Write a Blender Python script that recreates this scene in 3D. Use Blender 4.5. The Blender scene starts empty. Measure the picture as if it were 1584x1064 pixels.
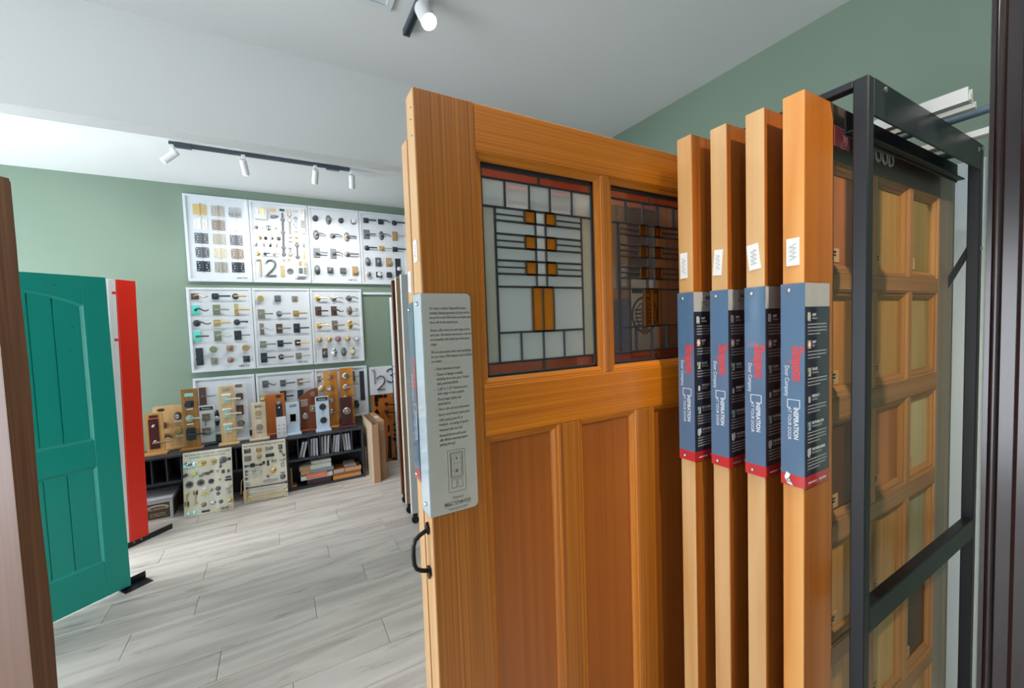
import bpy, bmesh, math, random
from mathutils import Vector, Matrix

random.seed(11)
scene = bpy.context.scene
col = scene.collection

# ------------------------------------------------------------------ camera, sky, light, exposure
EYE = Vector((0.0, 0.0, 1.65))
FPX, YAW, PITCH, ROLL = 634.18, math.radians(29.693), math.radians(2.861), math.radians(-1.986)
CF = Vector((math.sin(YAW) * math.cos(PITCH), math.cos(YAW) * math.cos(PITCH), -math.sin(PITCH)))
_r = Vector((math.cos(YAW), -math.sin(YAW), 0)); _u = _r.cross(CF)
CR = _r * math.cos(ROLL) + _u * math.sin(ROLL)
CU = _u * math.cos(ROLL) - _r * math.sin(ROLL)
cam_data = bpy.data.cameras.new('camera'); cam = bpy.data.objects.new('camera', cam_data); col.objects.link(cam)
cam_data.sensor_fit = 'HORIZONTAL'; cam_data.sensor_width = 36.0; cam_data.lens = FPX / 1584 * 36
cam_data.clip_start = 0.02; cam_data.clip_end = 100
_m = Matrix((CR, CU, -CF)).transposed().to_4x4(); _m.translation = EYE
cam.matrix_world = _m
scene.camera = cam

SKY_STRENGTH, SKY_COLOR = 9.5, (0.89, 0.94, 1.0)
TRACK_W, NEAR_W = 20.0, 30.0
EXPOSURE = 0.32
world = bpy.data.worlds.new('overcast_sky'); scene.world = world; world.use_nodes = True
_bg = world.node_tree.nodes['Background']; _bg.inputs[0].default_value = (*SKY_COLOR, 1); _bg.inputs[1].default_value = SKY_STRENGTH
scene.view_settings.view_transform = 'Standard'; scene.view_settings.look = 'None'
scene.view_settings.exposure = EXPOSURE; scene.view_settings.gamma = 1.0; scene.view_settings.use_curve_mapping = False

# room measures (metres); the back wall runs along X, the right wall along Y
WALL_Y, CEIL, RIGHT_X, LEFT_X, FRONT_Y = 5.15, 3.13, 2.45, -3.3, -2.4
HEAD_Y0, HEAD_Y1, HEAD_Z = 2.537, 2.652, 2.63
# window openings that bring in the daylight: (wall, a0, a1, z0, z1)
WINDOWS = [('front', -2.9, -2.3, 0.10, 2.35), ('left', -0.7, 1.60, 0.25, 2.15), ('left', 2.80, 5.00, 0.20, 2.55)]
def portal(wall, a0, a1, z0, z1):
    d = bpy.data.lights.new('window_daylight', 'AREA'); d.shape = 'RECTANGLE'; d.size = a1 - a0; d.size_y = z1 - z0
    d.cycles.is_portal = True
    o = bpy.data.objects.new('window_daylight', d); col.objects.link(o)
    if wall == 'front':
        o.location = ((a0 + a1) / 2, FRONT_Y - 0.02, (z0 + z1) / 2); o.rotation_euler = (math.radians(90), 0, math.radians(180))
    else:
        o.location = (LEFT_X - 0.02, (a0 + a1) / 2, (z0 + z1) / 2); o.rotation_euler = (math.radians(90), 0, math.radians(-90))
for w in WINDOWS: portal(*w)

# ------------------------------------------------------------------ measuring: sight lines meet the surfaces things stand on
def ray(x, y): return CR * ((x - 792) / FPX) - CU * ((y - 532) / FPX) + CF
def onY(x, y, Y): r = ray(x, y); return EYE + r * (Y / r.y)
def onX(x, y, X): r = ray(x, y); return EYE + r * (X / r.x)
def onZ(x, y, Z): r = ray(x, y); return EYE + r * ((Z - EYE.z) / r.z)
def crop(x0, y0, s): return lambda x, y: (x0 + x * s, y0 + y * s)
cA = crop(280, 295, .1363); cB = crop(385, 300, .13158); cC = crop(475, 310, .12688); cD = crop(285, 440, .13158)
cE = crop(390, 440, .13158); cF = crop(275, 670, .13158); cG = crop(365, 670, .11278); cH = crop(440, 640, .12217)
cI = crop(215, 590, .12218); cJ = crop(325, 575, .11282); cK = crop(415, 560, .11281); cL = crop(215, 690, .12214)

# ------------------------------------------------------------------ materials
def S(r, g, b):
    f = lambda c: c / 12.92 if c <= .04045 else ((c + .055) / 1.055) ** 2.4
    return (f(r / 255), f(g / 255), f(b / 255), 1)
_mats = {}
def mat(name, color=None, rough=.5, metal=0.0, coat=0.0, emit=None, bump=0.0, bscale=200.0, var=0.0, spec=.5):
    if name in _mats: return _mats[name]
    m = bpy.data.materials.new(name); m.use_nodes = True; _mats[name] = m
    nt = m.node_tree; b = nt.nodes['Principled BSDF']
    b.inputs['Base Color'].default_value = color; b.inputs['Roughness'].default_value = rough; b.inputs['Metallic'].default_value = metal
    b.inputs['Coat Weight'].default_value = coat; b.inputs['Coat Roughness'].default_value = .08; b.inputs['Specular IOR Level'].default_value = spec
    if emit: b.inputs['Emission Color'].default_value = (1, 1, 1, 1); b.inputs['Emission Strength'].default_value = emit
    if bump or var:
        tc = nt.nodes.new('ShaderNodeTexCoord'); n = nt.nodes.new('ShaderNodeTexNoise'); n.inputs['Scale'].default_value = bscale; n.inputs['Detail'].default_value = 4
        nt.links.new(tc.outputs['Object'], n.inputs['Vector'])
        if bump:
            bp = nt.nodes.new('ShaderNodeBump'); bp.inputs['Strength'].default_value = bump; bp.inputs['Distance'].default_value = .004
            nt.links.new(n.outputs['Fac'], bp.inputs['Height']); nt.links.new(bp.outputs[0], b.inputs['Normal'])
        if var:
            n2 = nt.nodes.new('ShaderNodeTexNoise'); n2.inputs['Scale'].default_value = 2.2; n2.inputs['Detail'].default_value = 3
            nt.links.new(tc.outputs['Object'], n2.inputs['Vector'])
            mx = nt.nodes.new('ShaderNodeMix'); mx.data_type = 'RGBA'; mx.inputs[6].default_value = color
            mx.inputs[7].default_value = tuple(c * (1 - var) for c in color[:3]) + (1,)
            nt.links.new(n2.outputs['Fac'], mx.inputs[0]); nt.links.new(mx.outputs[2], b.inputs['Base Color'])
    return m
def wood(name, c1, c2, axis='Z', fine=150.0, along=1.6, rough=.38, coat=.25, bands=0.0, contrast=.5, c3=None, knots=None):
    """straight or cathedral grain running along one axis of the piece"""
    if name in _mats: return _mats[name]
    m = bpy.data.materials.new(name); m.use_nodes = True; _mats[name] = m
    nt = m.node_tree; N = nt.nodes; L = nt.links; b = N['Principled BSDF']
    tc = N.new('ShaderNodeTexCoord'); oi = N.new('ShaderNodeObjectInfo')
    ad = N.new('ShaderNodeVectorMath'); ad.operation = 'ADD'
    rm = N.new('ShaderNodeMath'); rm.operation = 'MULTIPLY'; rm.inputs[1].default_value = 7.3
    L.new(oi.outputs['Random'], rm.inputs[0]); L.new(tc.outputs['Object'], ad.inputs[0]); L.new(rm.outputs[0], ad.inputs[1])
    mp = N.new('ShaderNodeMapping'); L.new(ad.outputs[0], mp.inputs[0])
    mp.inputs['Scale'].default_value = tuple(along if a == axis else fine for a in 'XYZ')
    n1 = N.new('ShaderNodeTexNoise'); n1.inputs['Scale'].default_value = 1.0; n1.inputs['Detail'].default_value = 3; n1.inputs['Roughness'].default_value = .6
    L.new(mp.outputs[0], n1.inputs['Vector'])
    mp2 = N.new('ShaderNodeMapping'); L.new(ad.outputs[0], mp2.inputs[0])
    mp2.inputs['Scale'].default_value = tuple(.5 if a == axis else 9.0 for a in 'XYZ')
    n2 = N.new('ShaderNodeTexNoise'); n2.inputs['Scale'].default_value = 1.0; n2.inputs['Detail'].default_value = 2
    L.new(mp2.outputs[0], n2.inputs['Vector'])
    src = n1.outputs['Fac']
    if bands:
        mp3 = N.new('ShaderNodeMapping'); L.new(ad.outputs[0], mp3.inputs[0])
        mp3.inputs['Scale'].default_value = tuple(.8 if a == axis else 7.0 for a in 'XYZ')
        n3 = N.new('ShaderNodeTexNoise'); n3.inputs['Scale'].default_value = 1.0; n3.inputs['Detail'].default_value = 1
        L.new(mp3.outputs[0], n3.inputs['Vector'])
        mu = N.new('ShaderNodeMath'); mu.operation = 'MULTIPLY'; mu.inputs[1].default_value = bands; L.new(n3.outputs['Fac'], mu.inputs[0])
        fr = N.new('ShaderNodeMath'); fr.operation = 'PINGPONG'; fr.inputs[1].default_value = .5; L.new(mu.outputs[0], fr.inputs[0])
        mxm = N.new('ShaderNodeMath'); mxm.operation = 'MULTIPLY_ADD'; mxm.inputs[1].default_value = 1.05
        hv = N.new('ShaderNodeMath'); hv.operation = 'MULTIPLY'; hv.inputs[1].default_value = .5; L.new(n1.outputs['Fac'], hv.inputs[0])
        L.new(fr.outputs[0], mxm.inputs[0]); L.new(hv.outputs[0], mxm.inputs[2]); src = mxm.outputs[0]
    cr = N.new('ShaderNodeValToRGB'); cr.color_ramp.elements[0].position = .5 - contrast / 2.6; cr.color_ramp.elements[1].position = .5 + contrast / 2.6
    cr.color_ramp.elements[0].color = c2; cr.color_ramp.elements[1].color = c1
    L.new(src, cr.inputs[0])
    mx = N.new('ShaderNodeMix'); mx.data_type = 'RGBA'; mx.blend_type = 'MULTIPLY'
    L.new(cr.outputs[0], mx.inputs[6])
    cr2 = N.new('ShaderNodeValToRGB'); cr2.color_ramp.elements[0].position = .3; cr2.color_ramp.elements[1].position = .7
    cr2.color_ramp.elements[0].color = c3 or (.82, .78, .72, 1); cr2.color_ramp.elements[1].color = (1, 1, 1, 1)
    L.new(n2.outputs['Fac'], cr2.inputs[0]); L.new(cr2.outputs[0], mx.inputs[7]); mx.inputs[0].default_value = 1
    colour = mx.outputs[2]
    if knots:
        mp4 = N.new('ShaderNodeMapping'); L.new(ad.outputs[0], mp4.inputs[0]); mp4.inputs['Scale'].default_value = tuple(3.2 if a == axis else 17.0 for a in 'XYZ')
        n4 = N.new('ShaderNodeTexNoise'); n4.inputs['Scale'].default_value = 1.0; n4.inputs['Detail'].default_value = 5; n4.inputs['Roughness'].default_value = .65; L.new(mp4.outputs[0], n4.inputs['Vector'])
        cr4 = N.new('ShaderNodeValToRGB'); cr4.color_ramp.elements[0].position = .57; cr4.color_ramp.elements[1].position = .72; cr4.color_ramp.elements[0].color = (1, 1, 1, 1); cr4.color_ramp.elements[1].color = knots
        L.new(n4.outputs['Fac'], cr4.inputs[0]); mk = N.new('ShaderNodeMix'); mk.data_type = 'RGBA'; mk.blend_type = 'MULTIPLY'; mk.inputs[0].default_value = 1; L.new(colour, mk.inputs[6]); L.new(cr4.outputs[0], mk.inputs[7]); colour = mk.outputs[2]
    L.new(colour, b.inputs['Base Color'])
    b.inputs['Roughness'].default_value = rough; b.inputs['Coat Weight'].default_value = coat; b.inputs['Coat Roughness'].default_value = .2
    bp = N.new('ShaderNodeBump'); bp.inputs['Strength'].default_value = .06; bp.inputs['Distance'].default_value = .001
    L.new(n1.outputs['Fac'], bp.inputs['Height']); L.new(bp.outputs[0], b.inputs['Normal'])
    return m
def clear(name, tint=(1, 1, 1, 1), gloss=.05, rough=.02, body=0.0, body_color=(.8, .8, .8, 1)):
    """thin clear sheet: tinted see-through with a surface reflection and, where body > 0, some milkiness"""
    if name in _mats: return _mats[name]
    m = bpy.data.materials.new(name); m.use_nodes = True; _mats[name] = m
    nt = m.node_tree; N = nt.nodes; L = nt.links; N.remove(N['Principled BSDF']); out = N['Material Output']
    t = N.new('ShaderNodeBsdfTransparent'); t.inputs[0].default_value = tint
    g = N.new('ShaderNodeBsdfGlossy'); g.inputs['Roughness'].default_value = rough
    lw = N.new('ShaderNodeLayerWeight'); lw.inputs[0].default_value = .5
    pw = N.new('ShaderNodeMath'); pw.operation = 'POWER'; pw.inputs[1].default_value = 5.0; L.new(lw.outputs['Facing'], pw.inputs[0])
    sc = N.new('ShaderNodeMath'); sc.operation = 'MULTIPLY_ADD'; sc.inputs[1].default_value = .9; sc.inputs[2].default_value = gloss + .03; sc.use_clamp = True
    L.new(pw.outputs[0], sc.inputs[0])
    mx = N.new('ShaderNodeMixShader'); L.new(sc.outputs[0], mx.inputs[0]); L.new(g.outputs[0], mx.inputs[2])
    if body:
        d = N.new('ShaderNodeBsdfDiffuse'); d.inputs[0].default_value = body_color
        tr = N.new('ShaderNodeBsdfTranslucent'); tr.inputs[0].default_value = body_color
        a = N.new('ShaderNodeAddShader'); 
        h = N.new('ShaderNodeMixShader'); h.inputs[0].default_value = .5; L.new(d.outputs[0], h.inputs[1]); L.new(tr.outputs[0], h.inputs[2])
        mb = N.new('ShaderNodeMixShader'); mb.inputs[0].default_value = body; L.new(t.outputs[0], mb.inputs[1]); L.new(h.outputs[0], mb.inputs[2])
        N.remove(a); L.new(mb.outputs[0], mx.inputs[1])
    else: L.new(t.outputs[0], mx.inputs[1])
    L.new(mx.outputs[0], out.inputs[0])
    return m

FIN = dict(
    black=mat('black_finish', S(58, 65, 76), .40, .25), gun=mat('gunmetal_finish', S(112, 116, 122), .38, .4), brass=mat('polished_brass', S(218, 192, 130), .28, .75),
    satin=mat('satin_brass', S(202, 182, 138), .42, .6), nickel=mat('satin_nickel', S(186, 182, 174), .35, .85), chrome=mat('polished_chrome', S(216, 222, 226), .12, .95),
    bronze=mat('oil_bronze', S(106, 84, 76), .42, .4), pewter=mat('pewter', S(150, 140, 132), .45, .6), turq=mat('turquoise_enamel', S(100, 218, 204), .35),
    sage=mat('sage_metal', S(138, 146, 128), .45, .3), white=mat('white_enamel', S(238, 238, 236), .35), mint=mat('mint_metal', S(176, 196, 186), .4, .4),
    copper=mat('copper', S(158, 120, 102), .35, .4), tan=mat('tan_bronze', S(194, 166, 124), .42, .5), mauve=mat('mauve_metal', S(160, 118, 124), .35, .5),
    crystal=mat('crystal_knob', S(226, 230, 230), .04, .2, coat=1), cream=mat('cream_metal', S(214, 206, 186), .4, .3), maroon=mat('maroon_plate', S(84, 42, 42), .4, .2),
    dark=mat('dark_plate', S(46, 53, 62), .48))
WHITE = mat('white_paint', S(212, 219, 227), .5); PAPER = mat('white_paper', S(225, 226, 226), .7); INK = mat('dark_ink', S(50, 50, 56), .7)
GREYINK = mat('grey_ink', S(120, 118, 114), .7); STEEL = mat('black_steel', S(24, 28, 35), .40, .0, bump=.02, spec=.45); SCREW = mat('zinc_screw', S(190, 192, 192), .3, .9)

# ------------------------------------------------------------------ mesh building
class MB:
    def __init__(s): s.v = []; s.f = []
    def add(s, vs, fs):
        k = len(s.v); s.v += [tuple(v) for v in vs]; s.f += [tuple(i + k for i in f) for f in fs]; return s
    def box(s, x0, x1, y0, y1, z0, z1):
        return s.add([(x, y, z) for x in (x0, x1) for y in (y0, y1) for z in (z0, z1)],
                     [(0, 1, 3, 2), (4, 6, 7, 5), (0, 4, 5, 1), (2, 3, 7, 6), (0, 2, 6, 4), (1, 5, 7, 3)])
    def cbox(s, x0, x1, y0, y1, z0, z1, c=.002):
        """box with chamfered edges"""
        c = min(c, (x1 - x0) / 2.5, (y1 - y0) / 2.5, (z1 - z0) / 2.5)
        X, Y, Z = (x0, x1), (y0, y1), (z0, z1); vs = []; idx = {}
        for i in (0, 1):
            for j in (0, 1):
                for k in (0, 1):
                    sx, sy, sz = (c, -c)[i], (c, -c)[j], (c, -c)[k]
                    idx[i, j, k] = len(vs)
                    vs += [(X[i], Y[j] + sy, Z[k] + sz), (X[i] + sx, Y[j], Z[k] + sz), (X[i] + sx, Y[j] + sy, Z[k])]
        fs = []
        q = lambda a, b, cc, d: fs.append((a, b, cc, d))
        for i in (0, 1): q(*[idx[i, j, k] + 0 for j, k in ((0, 0), (0, 1), (1, 1), (1, 0))][::(1, -1)[i]])
        for j in (0, 1): q(*[idx[i, j, k] + 1 for i, k in ((0, 0), (1, 0), (1, 1), (0, 1))][::(1, -1)[j]])
        for k in (0, 1): q(*[idx[i, j, k] + 2 for i, j in ((0, 0), (0, 1), (1, 1), (1, 0))][::(1, -1)[k]])
        for j in (0, 1):
            for k in (0, 1): q(idx[0, j, k] + 1, idx[1, j, k] + 1, idx[1, j, k] + 2, idx[0, j, k] + 2)
        for i in (0, 1):
            for k in (0, 1): q(idx[i, 0, k] + 0, idx[i, 1, k] + 0, idx[i, 1, k] + 2, idx[i, 0, k] + 2)
        for i in (0, 1):
            for j in (0, 1): q(idx[i, j, 0] + 0, idx[i, j, 1] + 0, idx[i, j, 1] + 1, idx[i, j, 0] + 1)
        for t in idx.values(): fs.append((t, t + 1, t + 2))
        return s.add(vs, fs)
    def prism(s, poly, d0, d1, axis='Y'):
        """polygon in the two other axes, pushed along one axis; poly in (x,z), (x,y) or (y,z)"""
        n = len(poly)
        mk = {'Y': lambda p, d: (p[0], d, p[1]), 'Z': lambda p, d: (p[0], p[1], d), 'X': lambda p, d: (d, p[0], p[1])}[axis]
        vs = [mk(p, d0) for p in poly] + [mk(p, d1) for p in poly]
        return s.add(vs, [tuple(range(n)), tuple(range(2 * n - 1, n - 1, -1))] + [(i, (i + 1) % n, n + (i + 1) % n, n + i) for i in range(n)])
    def cyl(s, p0, p1, r0, r1=None, n=12, cap=True):
        r1 = r0 if r1 is None else r1; p0 = Vector(p0); p1 = Vector(p1); d = (p1 - p0).normalized()
        a = d.orthogonal().normalized(); b = d.cross(a); vs = []
        for p, r in ((p0, r0), (p1, r1)):
            for i in range(n): t = 2 * math.pi * i / n; vs.append(p + (a * math.cos(t) + b * math.sin(t)) * r)
        fs = [(i, (i + 1) % n, n + (i + 1) % n, n + i) for i in range(n)]
        if cap: fs += [tuple(range(n))[::-1], tuple(range(n, 2 * n))]
        return s.add(vs, fs)
    def lathe(s, prof, c=(0, 0, 0), n=16, sx=1.0, sz=1.0, axis='-Y'):
        """profile of (radius, height) turned about -Y (towards the room) or Z"""
        vs = []; fs = []; m = len(prof)
        for r, h in prof:
            for i in range(n):
                t = 2 * math.pi * i / n; a, b = r * math.cos(t) * sx, r * math.sin(t) * sz
                vs.append((c[0] + a, c[1] - h, c[2] + b) if axis == '-Y' else (c[0] + a, c[1] + b, c[2] + h))
        for k in range(m - 1):
            for i in range(n): fs.append((k * n + i, k * n + (i + 1) % n, (k + 1) * n + (i + 1) % n, (k + 1) * n + i))
        fs += [tuple(range(n))[::-1], tuple(range((m - 1) * n, m * n))]
        return s.add(vs, fs)
    def tube(s, pts, r, n=8, r1=None):
        pts = [Vector(p) for p in pts]; k = len(pts); vs = []; prev = None
        for i, p in enumerate(pts):
            d = (pts[min(i + 1, k - 1)] - pts[max(i - 1, 0)]).normalized()
            a = (d.orthogonal() if prev is None else prev - d * prev.dot(d)).normalized(); prev = a; b = d.cross(a)
            rr = r if r1 is None else r + (r1 - r) * i / (k - 1)
            for j in range(n): t = 2 * math.pi * j / n; vs.append(p + (a * math.cos(t) + b * math.sin(t)) * rr)
        fs = [(i * n + j, i * n + (j + 1) % n, (i + 1) * n + (j + 1) % n, (i + 1) * n + j) for i in range(k - 1) for j in range(n)]
        fs += [tuple(range(n))[::-1], tuple(range((k - 1) * n, k * n))]
        return s.add(vs, fs)
    def mesh(s, name, m, smooth=False):
        me = bpy.data.meshes.new(name); me.from_pydata(s.v, [], s.f)
        bm = bmesh.new(); bm.from_mesh(me); bmesh.ops.recalc_face_normals(bm, faces=bm.faces); bm.to_mesh(me); bm.free()
        me.materials.append(m)
        if smooth:
            me.polygons.foreach_set('use_smooth', [True] * len(me.polygons))
            try: me.set_sharp_from_angle(angle=math.radians(40))
            except Exception: pass
        return me
    def build(s, name, m, parent=None, loc=(0, 0, 0), smooth=False): return link(name, s.mesh(name, m, smooth), parent, loc)
def link(name, me, parent=None, loc=(0, 0, 0)):
    o = bpy.data.objects.new(name, me); col.objects.link(o); o.parent = parent; o.location = loc; return o
def tag(o, label, cat, group=None, kind=None):
    if label: o['label'] = label
    if cat: o['category'] = cat
    if group: o['group'] = group
    if kind: o['kind'] = kind
    return o
def thing(name, label, cat, loc=(0, 0, 0), rot=(0, 0, 0), group=None):
    o = bpy.data.objects.new(name, None); col.objects.link(o); o.location = loc; o.rotation_euler = rot; o.empty_display_size = .05
    return tag(o, label, cat, group)
def struct(o): o['kind'] = 'structure'; return o
FACING = {'front': Matrix(((1, 0, 0), (0, 0, -1), (0, 1, 0))),                    # read from -Y
          'down_edge': Matrix(((0, 0, -1), (0, -1, 0), (-1, 0, 0)))}              # on a -X face, reading downwards
def text(name, s, size, m, parent, loc, facing='front', align='LEFT', shear=0.0, bold=0.0, sx=1.0, extrude=.0002, spacing=1.0):
    c = bpy.data.curves.new(name, 'FONT'); c.body = s; c.size = size; c.align_x = align; c.shear = shear; c.offset = bold; c.resolution_u = 2; c.extrude = extrude
    c.space_line = spacing
    t = bpy.data.objects.new(name + '_tmp', c); col.objects.link(t)
    me = bpy.data.meshes.new_from_object(t); bpy.data.objects.remove(t); bpy.data.curves.remove(c)
    me.materials.clear(); me.materials.append(m)
    R = FACING[facing]
    if sx != 1.0:
        for v in me.vertices: v.co.x *= sx
    me.transform(R.to_4x4() if facing == 'front' else Matrix((R[0], R[1], R[2])).transposed().to_4x4())
    return link(name, me, parent, loc)

# ================================================================== THE ROOM
GREEN = mat('green_wall_paint', S(126, 146, 130), .45, bump=.06, bscale=320, var=.04)
CEILM = mat('white_ceiling_paint', S(222, 225, 226), .7, bump=.05, bscale=260)
OUTW = mat('white_window_frame', S(230, 232, 232), .45)
T = .12
b = MB(); b.box(LEFT_X - T, RIGHT_X + T, FRONT_Y - T, WALL_Y + T, -.12, -.012)
floor = struct(b.build('floor', mat('floor_underlay', S(96, 92, 88), .8)))
PLANK = wood('grey_oak_plank', S(226, 219, 212), S(194, 186, 180), 'X', fine=150, along=6.0, rough=.45, coat=.1, bands=3.0, contrast=.85, c3=(.94, .93, .92, 1), knots=(.62, .60, .60, 1))
PW = .2097
row0 = int(math.floor((FRONT_Y - 2.144) / PW)); rows = []
for k in range(row0, int(math.ceil((WALL_Y - 2.144) / PW))):
    y0 = max(2.144 + k * PW, FRONT_Y); y1 = min(2.144 + (k + 1) * PW, WALL_Y)
    if y1 - y0 < .01: continue
    joint = {3: -.795, 4: -.518}.get(k, -.795 + ((k * 37) % 100) / 100 * 1.22)
    x = joint
    while x > LEFT_X: x -= 1.22
    while x < RIGHT_X:
        x0, x1 = max(x, LEFT_X), min(x + 1.22, RIGHT_X)
        if x1 - x0 > .02:
            cx, cy = (x0 + x1) / 2, (y0 + y1) / 2
            hx, hy = (x1 - x0) / 2 - .0009, (y1 - y0) / 2 - .0009
            MB().cbox(-hx, hx, -hy, hy, -.012, 0, .002).build('plank', PLANK, floor, (cx, cy, 0))
        x += 1.22
b = MB(); b.box(LEFT_X - T, RIGHT_X + T, FRONT_Y - T, WALL_Y + T, CEIL, CEIL + .1); ceiling = struct(b.build('ceiling', CEILM))
b = MB(); b.box(LEFT_X - T, RIGHT_X + T, WALL_Y, WALL_Y + T, 0, CEIL); struct(b.build('wall_back', GREEN))
b = MB(); b.box(RIGHT_X, RIGHT_X + T, FRONT_Y - T, WALL_Y, 0, CEIL); struct(b.build('wall_right', GREEN))
b = MB(); b.box(LEFT_X, RIGHT_X, HEAD_Y0, HEAD_Y1, HEAD_Z, CEIL); struct(b.build('wall_header', CEILM))
def holed_wall(name, wall):
    b = MB(); ws = sorted([w for w in WINDOWS if w[0] == wall], key=lambda w: w[1])
    lo, hi = (LEFT_X, RIGHT_X) if wall == 'front' else (FRONT_Y, WALL_Y)
    bb = (lambda a0, a1, z0, z1: b.box(a0, a1, FRONT_Y - T, FRONT_Y, z0, z1)) if wall == 'front' else (lambda a0, a1, z0, z1: b.box(LEFT_X - T, LEFT_X, a0, a1, z0, z1))
    a = lo
    for _, a0, a1, z0, z1 in ws:
        bb(a, a0, 0, CEIL); bb(a0, a1, 0, z0); bb(a0, a1, z1, CEIL); a = a1
    bb(a, hi, 0, CEIL)
    return struct(b.build(name, GREEN))
holed_wall('wall_front', 'front'); holed_wall('wall_left', 'left')
PANE = clear('window_glass', gloss=.02)
for k, (wall, a0, a1, z0, z1) in enumerate(WINDOWS):
    b = MB(); p = MB(); t = .05
    def bx(q, u0, u1, v0, v1, d):
        q.box(u0, u1, FRONT_Y - .08, FRONT_Y - .08 + d, v0, v1) if wall == 'front' else q.box(LEFT_X - .08, LEFT_X - .08 + d, u0, u1, v0, v1)
    bx(b, a0, a1, z0, z0 + t, .06); bx(b, a0, a1, z1 - t, z1, .06); bx(b, a0, a0 + t, z0, z1, .06); bx(b, a1 - t, a1, z0, z1, .06)
    nm = 3 if wall == 'front' else 2
    for i in range(1, nm): c = a0 + (a1 - a0) * i / nm; bx(b, c - t / 2, c + t / 2, z0, z1, .06)
    w = struct(b.build('window_%d' % (k + 1), OUTW))
    bx(p, a0 + t, a1 - t, z0 + t, z1 - t, .006); p.build('pane', PANE, w)

# ceiling vent above the doors
VENT = mat('white_vent_enamel', S(214, 220, 224), .4)
t = thing('ceiling_vent', 'white louvred air vent set in the ceiling beside the near light track', 'vent', (.39, 1.83, CEIL))
b = MB(); b.cbox(-.15, .15, -.15, -.12, -.014, 0); b.cbox(-.15, .15, .12, .15, -.014, 0); b.cbox(-.15, -.12, -.12, .12, -.014, 0); b.cbox(.12, .15, -.12, .12, -.014, 0); b.build('frame', VENT, t)
b = MB(); b.box(-.12, .12, -.12, .12, -.002, 0); b.build('duct', mat('duct_grey', S(120, 126, 130), .8), t)
for i in range(8):
    y = -.105 + i * .03; b = MB(); b.prism([(y - .012, -.003), (y - .010, -.001), (y + .012, -.011), (y + .010, -.013)], -.12, .12, 'X'); b.build('slat', VENT, t)

# ================================================================== TRACK LIGHTS
TRACKM = mat('track_grey_metal', S(72, 82, 92), .4, .3); LAMPW = mat('white_lamp_housing', S(232, 235, 236), .4); GLOW = mat('lit_lamp_lens', S(255, 255, 250), .3, emit=60)
def spot(parent, loc, direction, watts, size=62, blend=.7, color=(1, .96, .90)):
    d = bpy.data.lights.new('spot_beam', 'SPOT'); d.energy = watts; d.spot_size = math.radians(size); d.spot_blend = blend; d.shadow_soft_size = .03; d.color = color
    o = bpy.data.objects.new('spot_beam', d); col.objects.link(o); o.parent = parent; o.location = loc
    o.rotation_euler = Vector(direction).to_track_quat('-Z', 'Y').to_euler(); return o
def head(name, label, at, direction, watts, L=.11, R=.028, group=None, size=62, color=(1, .96, .90), bend=.055):
    """track lamp: adapter block, stem, can and lens; origin at the track"""
    t = thing(name, label, 'lamp', at, group=group); d = Vector(direction).normalized()
    b = MB(); b.cbox(-.014, .014, -.03, .03, -.03, 0); b.build('adapter', LAMPW, t)
    pv = Vector((0, 0, -bend)); b = MB(); b.cyl((0, 0, -.028), pv, .008, n=10); b.lathe([(.001, -.016), (.012, -.013), (.016, 0), (.012, .013), (.001, .016)], pv, 12, axis='Z'); b.build('stem', LAMPW, t, smooth=True)
    a = pv + d * -.03 + Vector((0, 0, -.012)); e = a + d * L
    b = MB(); b.cyl(a - d * .008, a, R * .8, R, 20); b.cyl(a, e, R, R, 20); can = b.build('lamp_can', LAMPW, t, smooth=True)
    b = MB(); b.cyl(e - d * .002, e + d * .0015, R * .86, R * .86, 20); b.build('lens', GLOW, can)
    spot(t, e + d * .012, d, watts, size, color=color)
    return t
# near track, running along the right-hand doors
t = thing('light_track', 'dark grey light track on the ceiling above the stained-glass door', 'light track', (.64, 2.08, CEIL))
b = MB(); b.cbox(-.017, .017, -3.1, 0, -.03, 0, .003); b.build('rail', TRACKM, t)
b = MB(); b.box(-.008, .008, -3.09, -.01, -.0305, -.0295); b.build('slot', mat('track_slot', S(24, 26, 30), .6), t)
b = MB(); b.cbox(-.0175, .0175, -.012, .002, -.031, 0); b.build('end_cap', TRACKM, t)
head('track_spotlight', 'lit white spotlight with a glaring round lens on the near ceiling track', (.64, 1.80, CEIL - .03), (.10, -.50, -.86), NEAR_W, R=.036, L=.10, size=110)
head('track_spotlight', 'added white spotlight, out of view on the near track above the row of hanging doors', (.64, .55, CEIL - .03), (-.35, .25, -.9), NEAR_W, R=.036, L=.10, size=110)  # extra lamp added out of view for more light
head('track_spotlight', 'added warm spotlight, out of view on the near track, brightening the wood sample door', (.64, -.55, CEIL - .03), (.50, .62, -1.5), 95, R=.036, L=.10, size=70, color=(1, .86, .66))  # added warm lamp out of view, aimed to brighten the sample door
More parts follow.
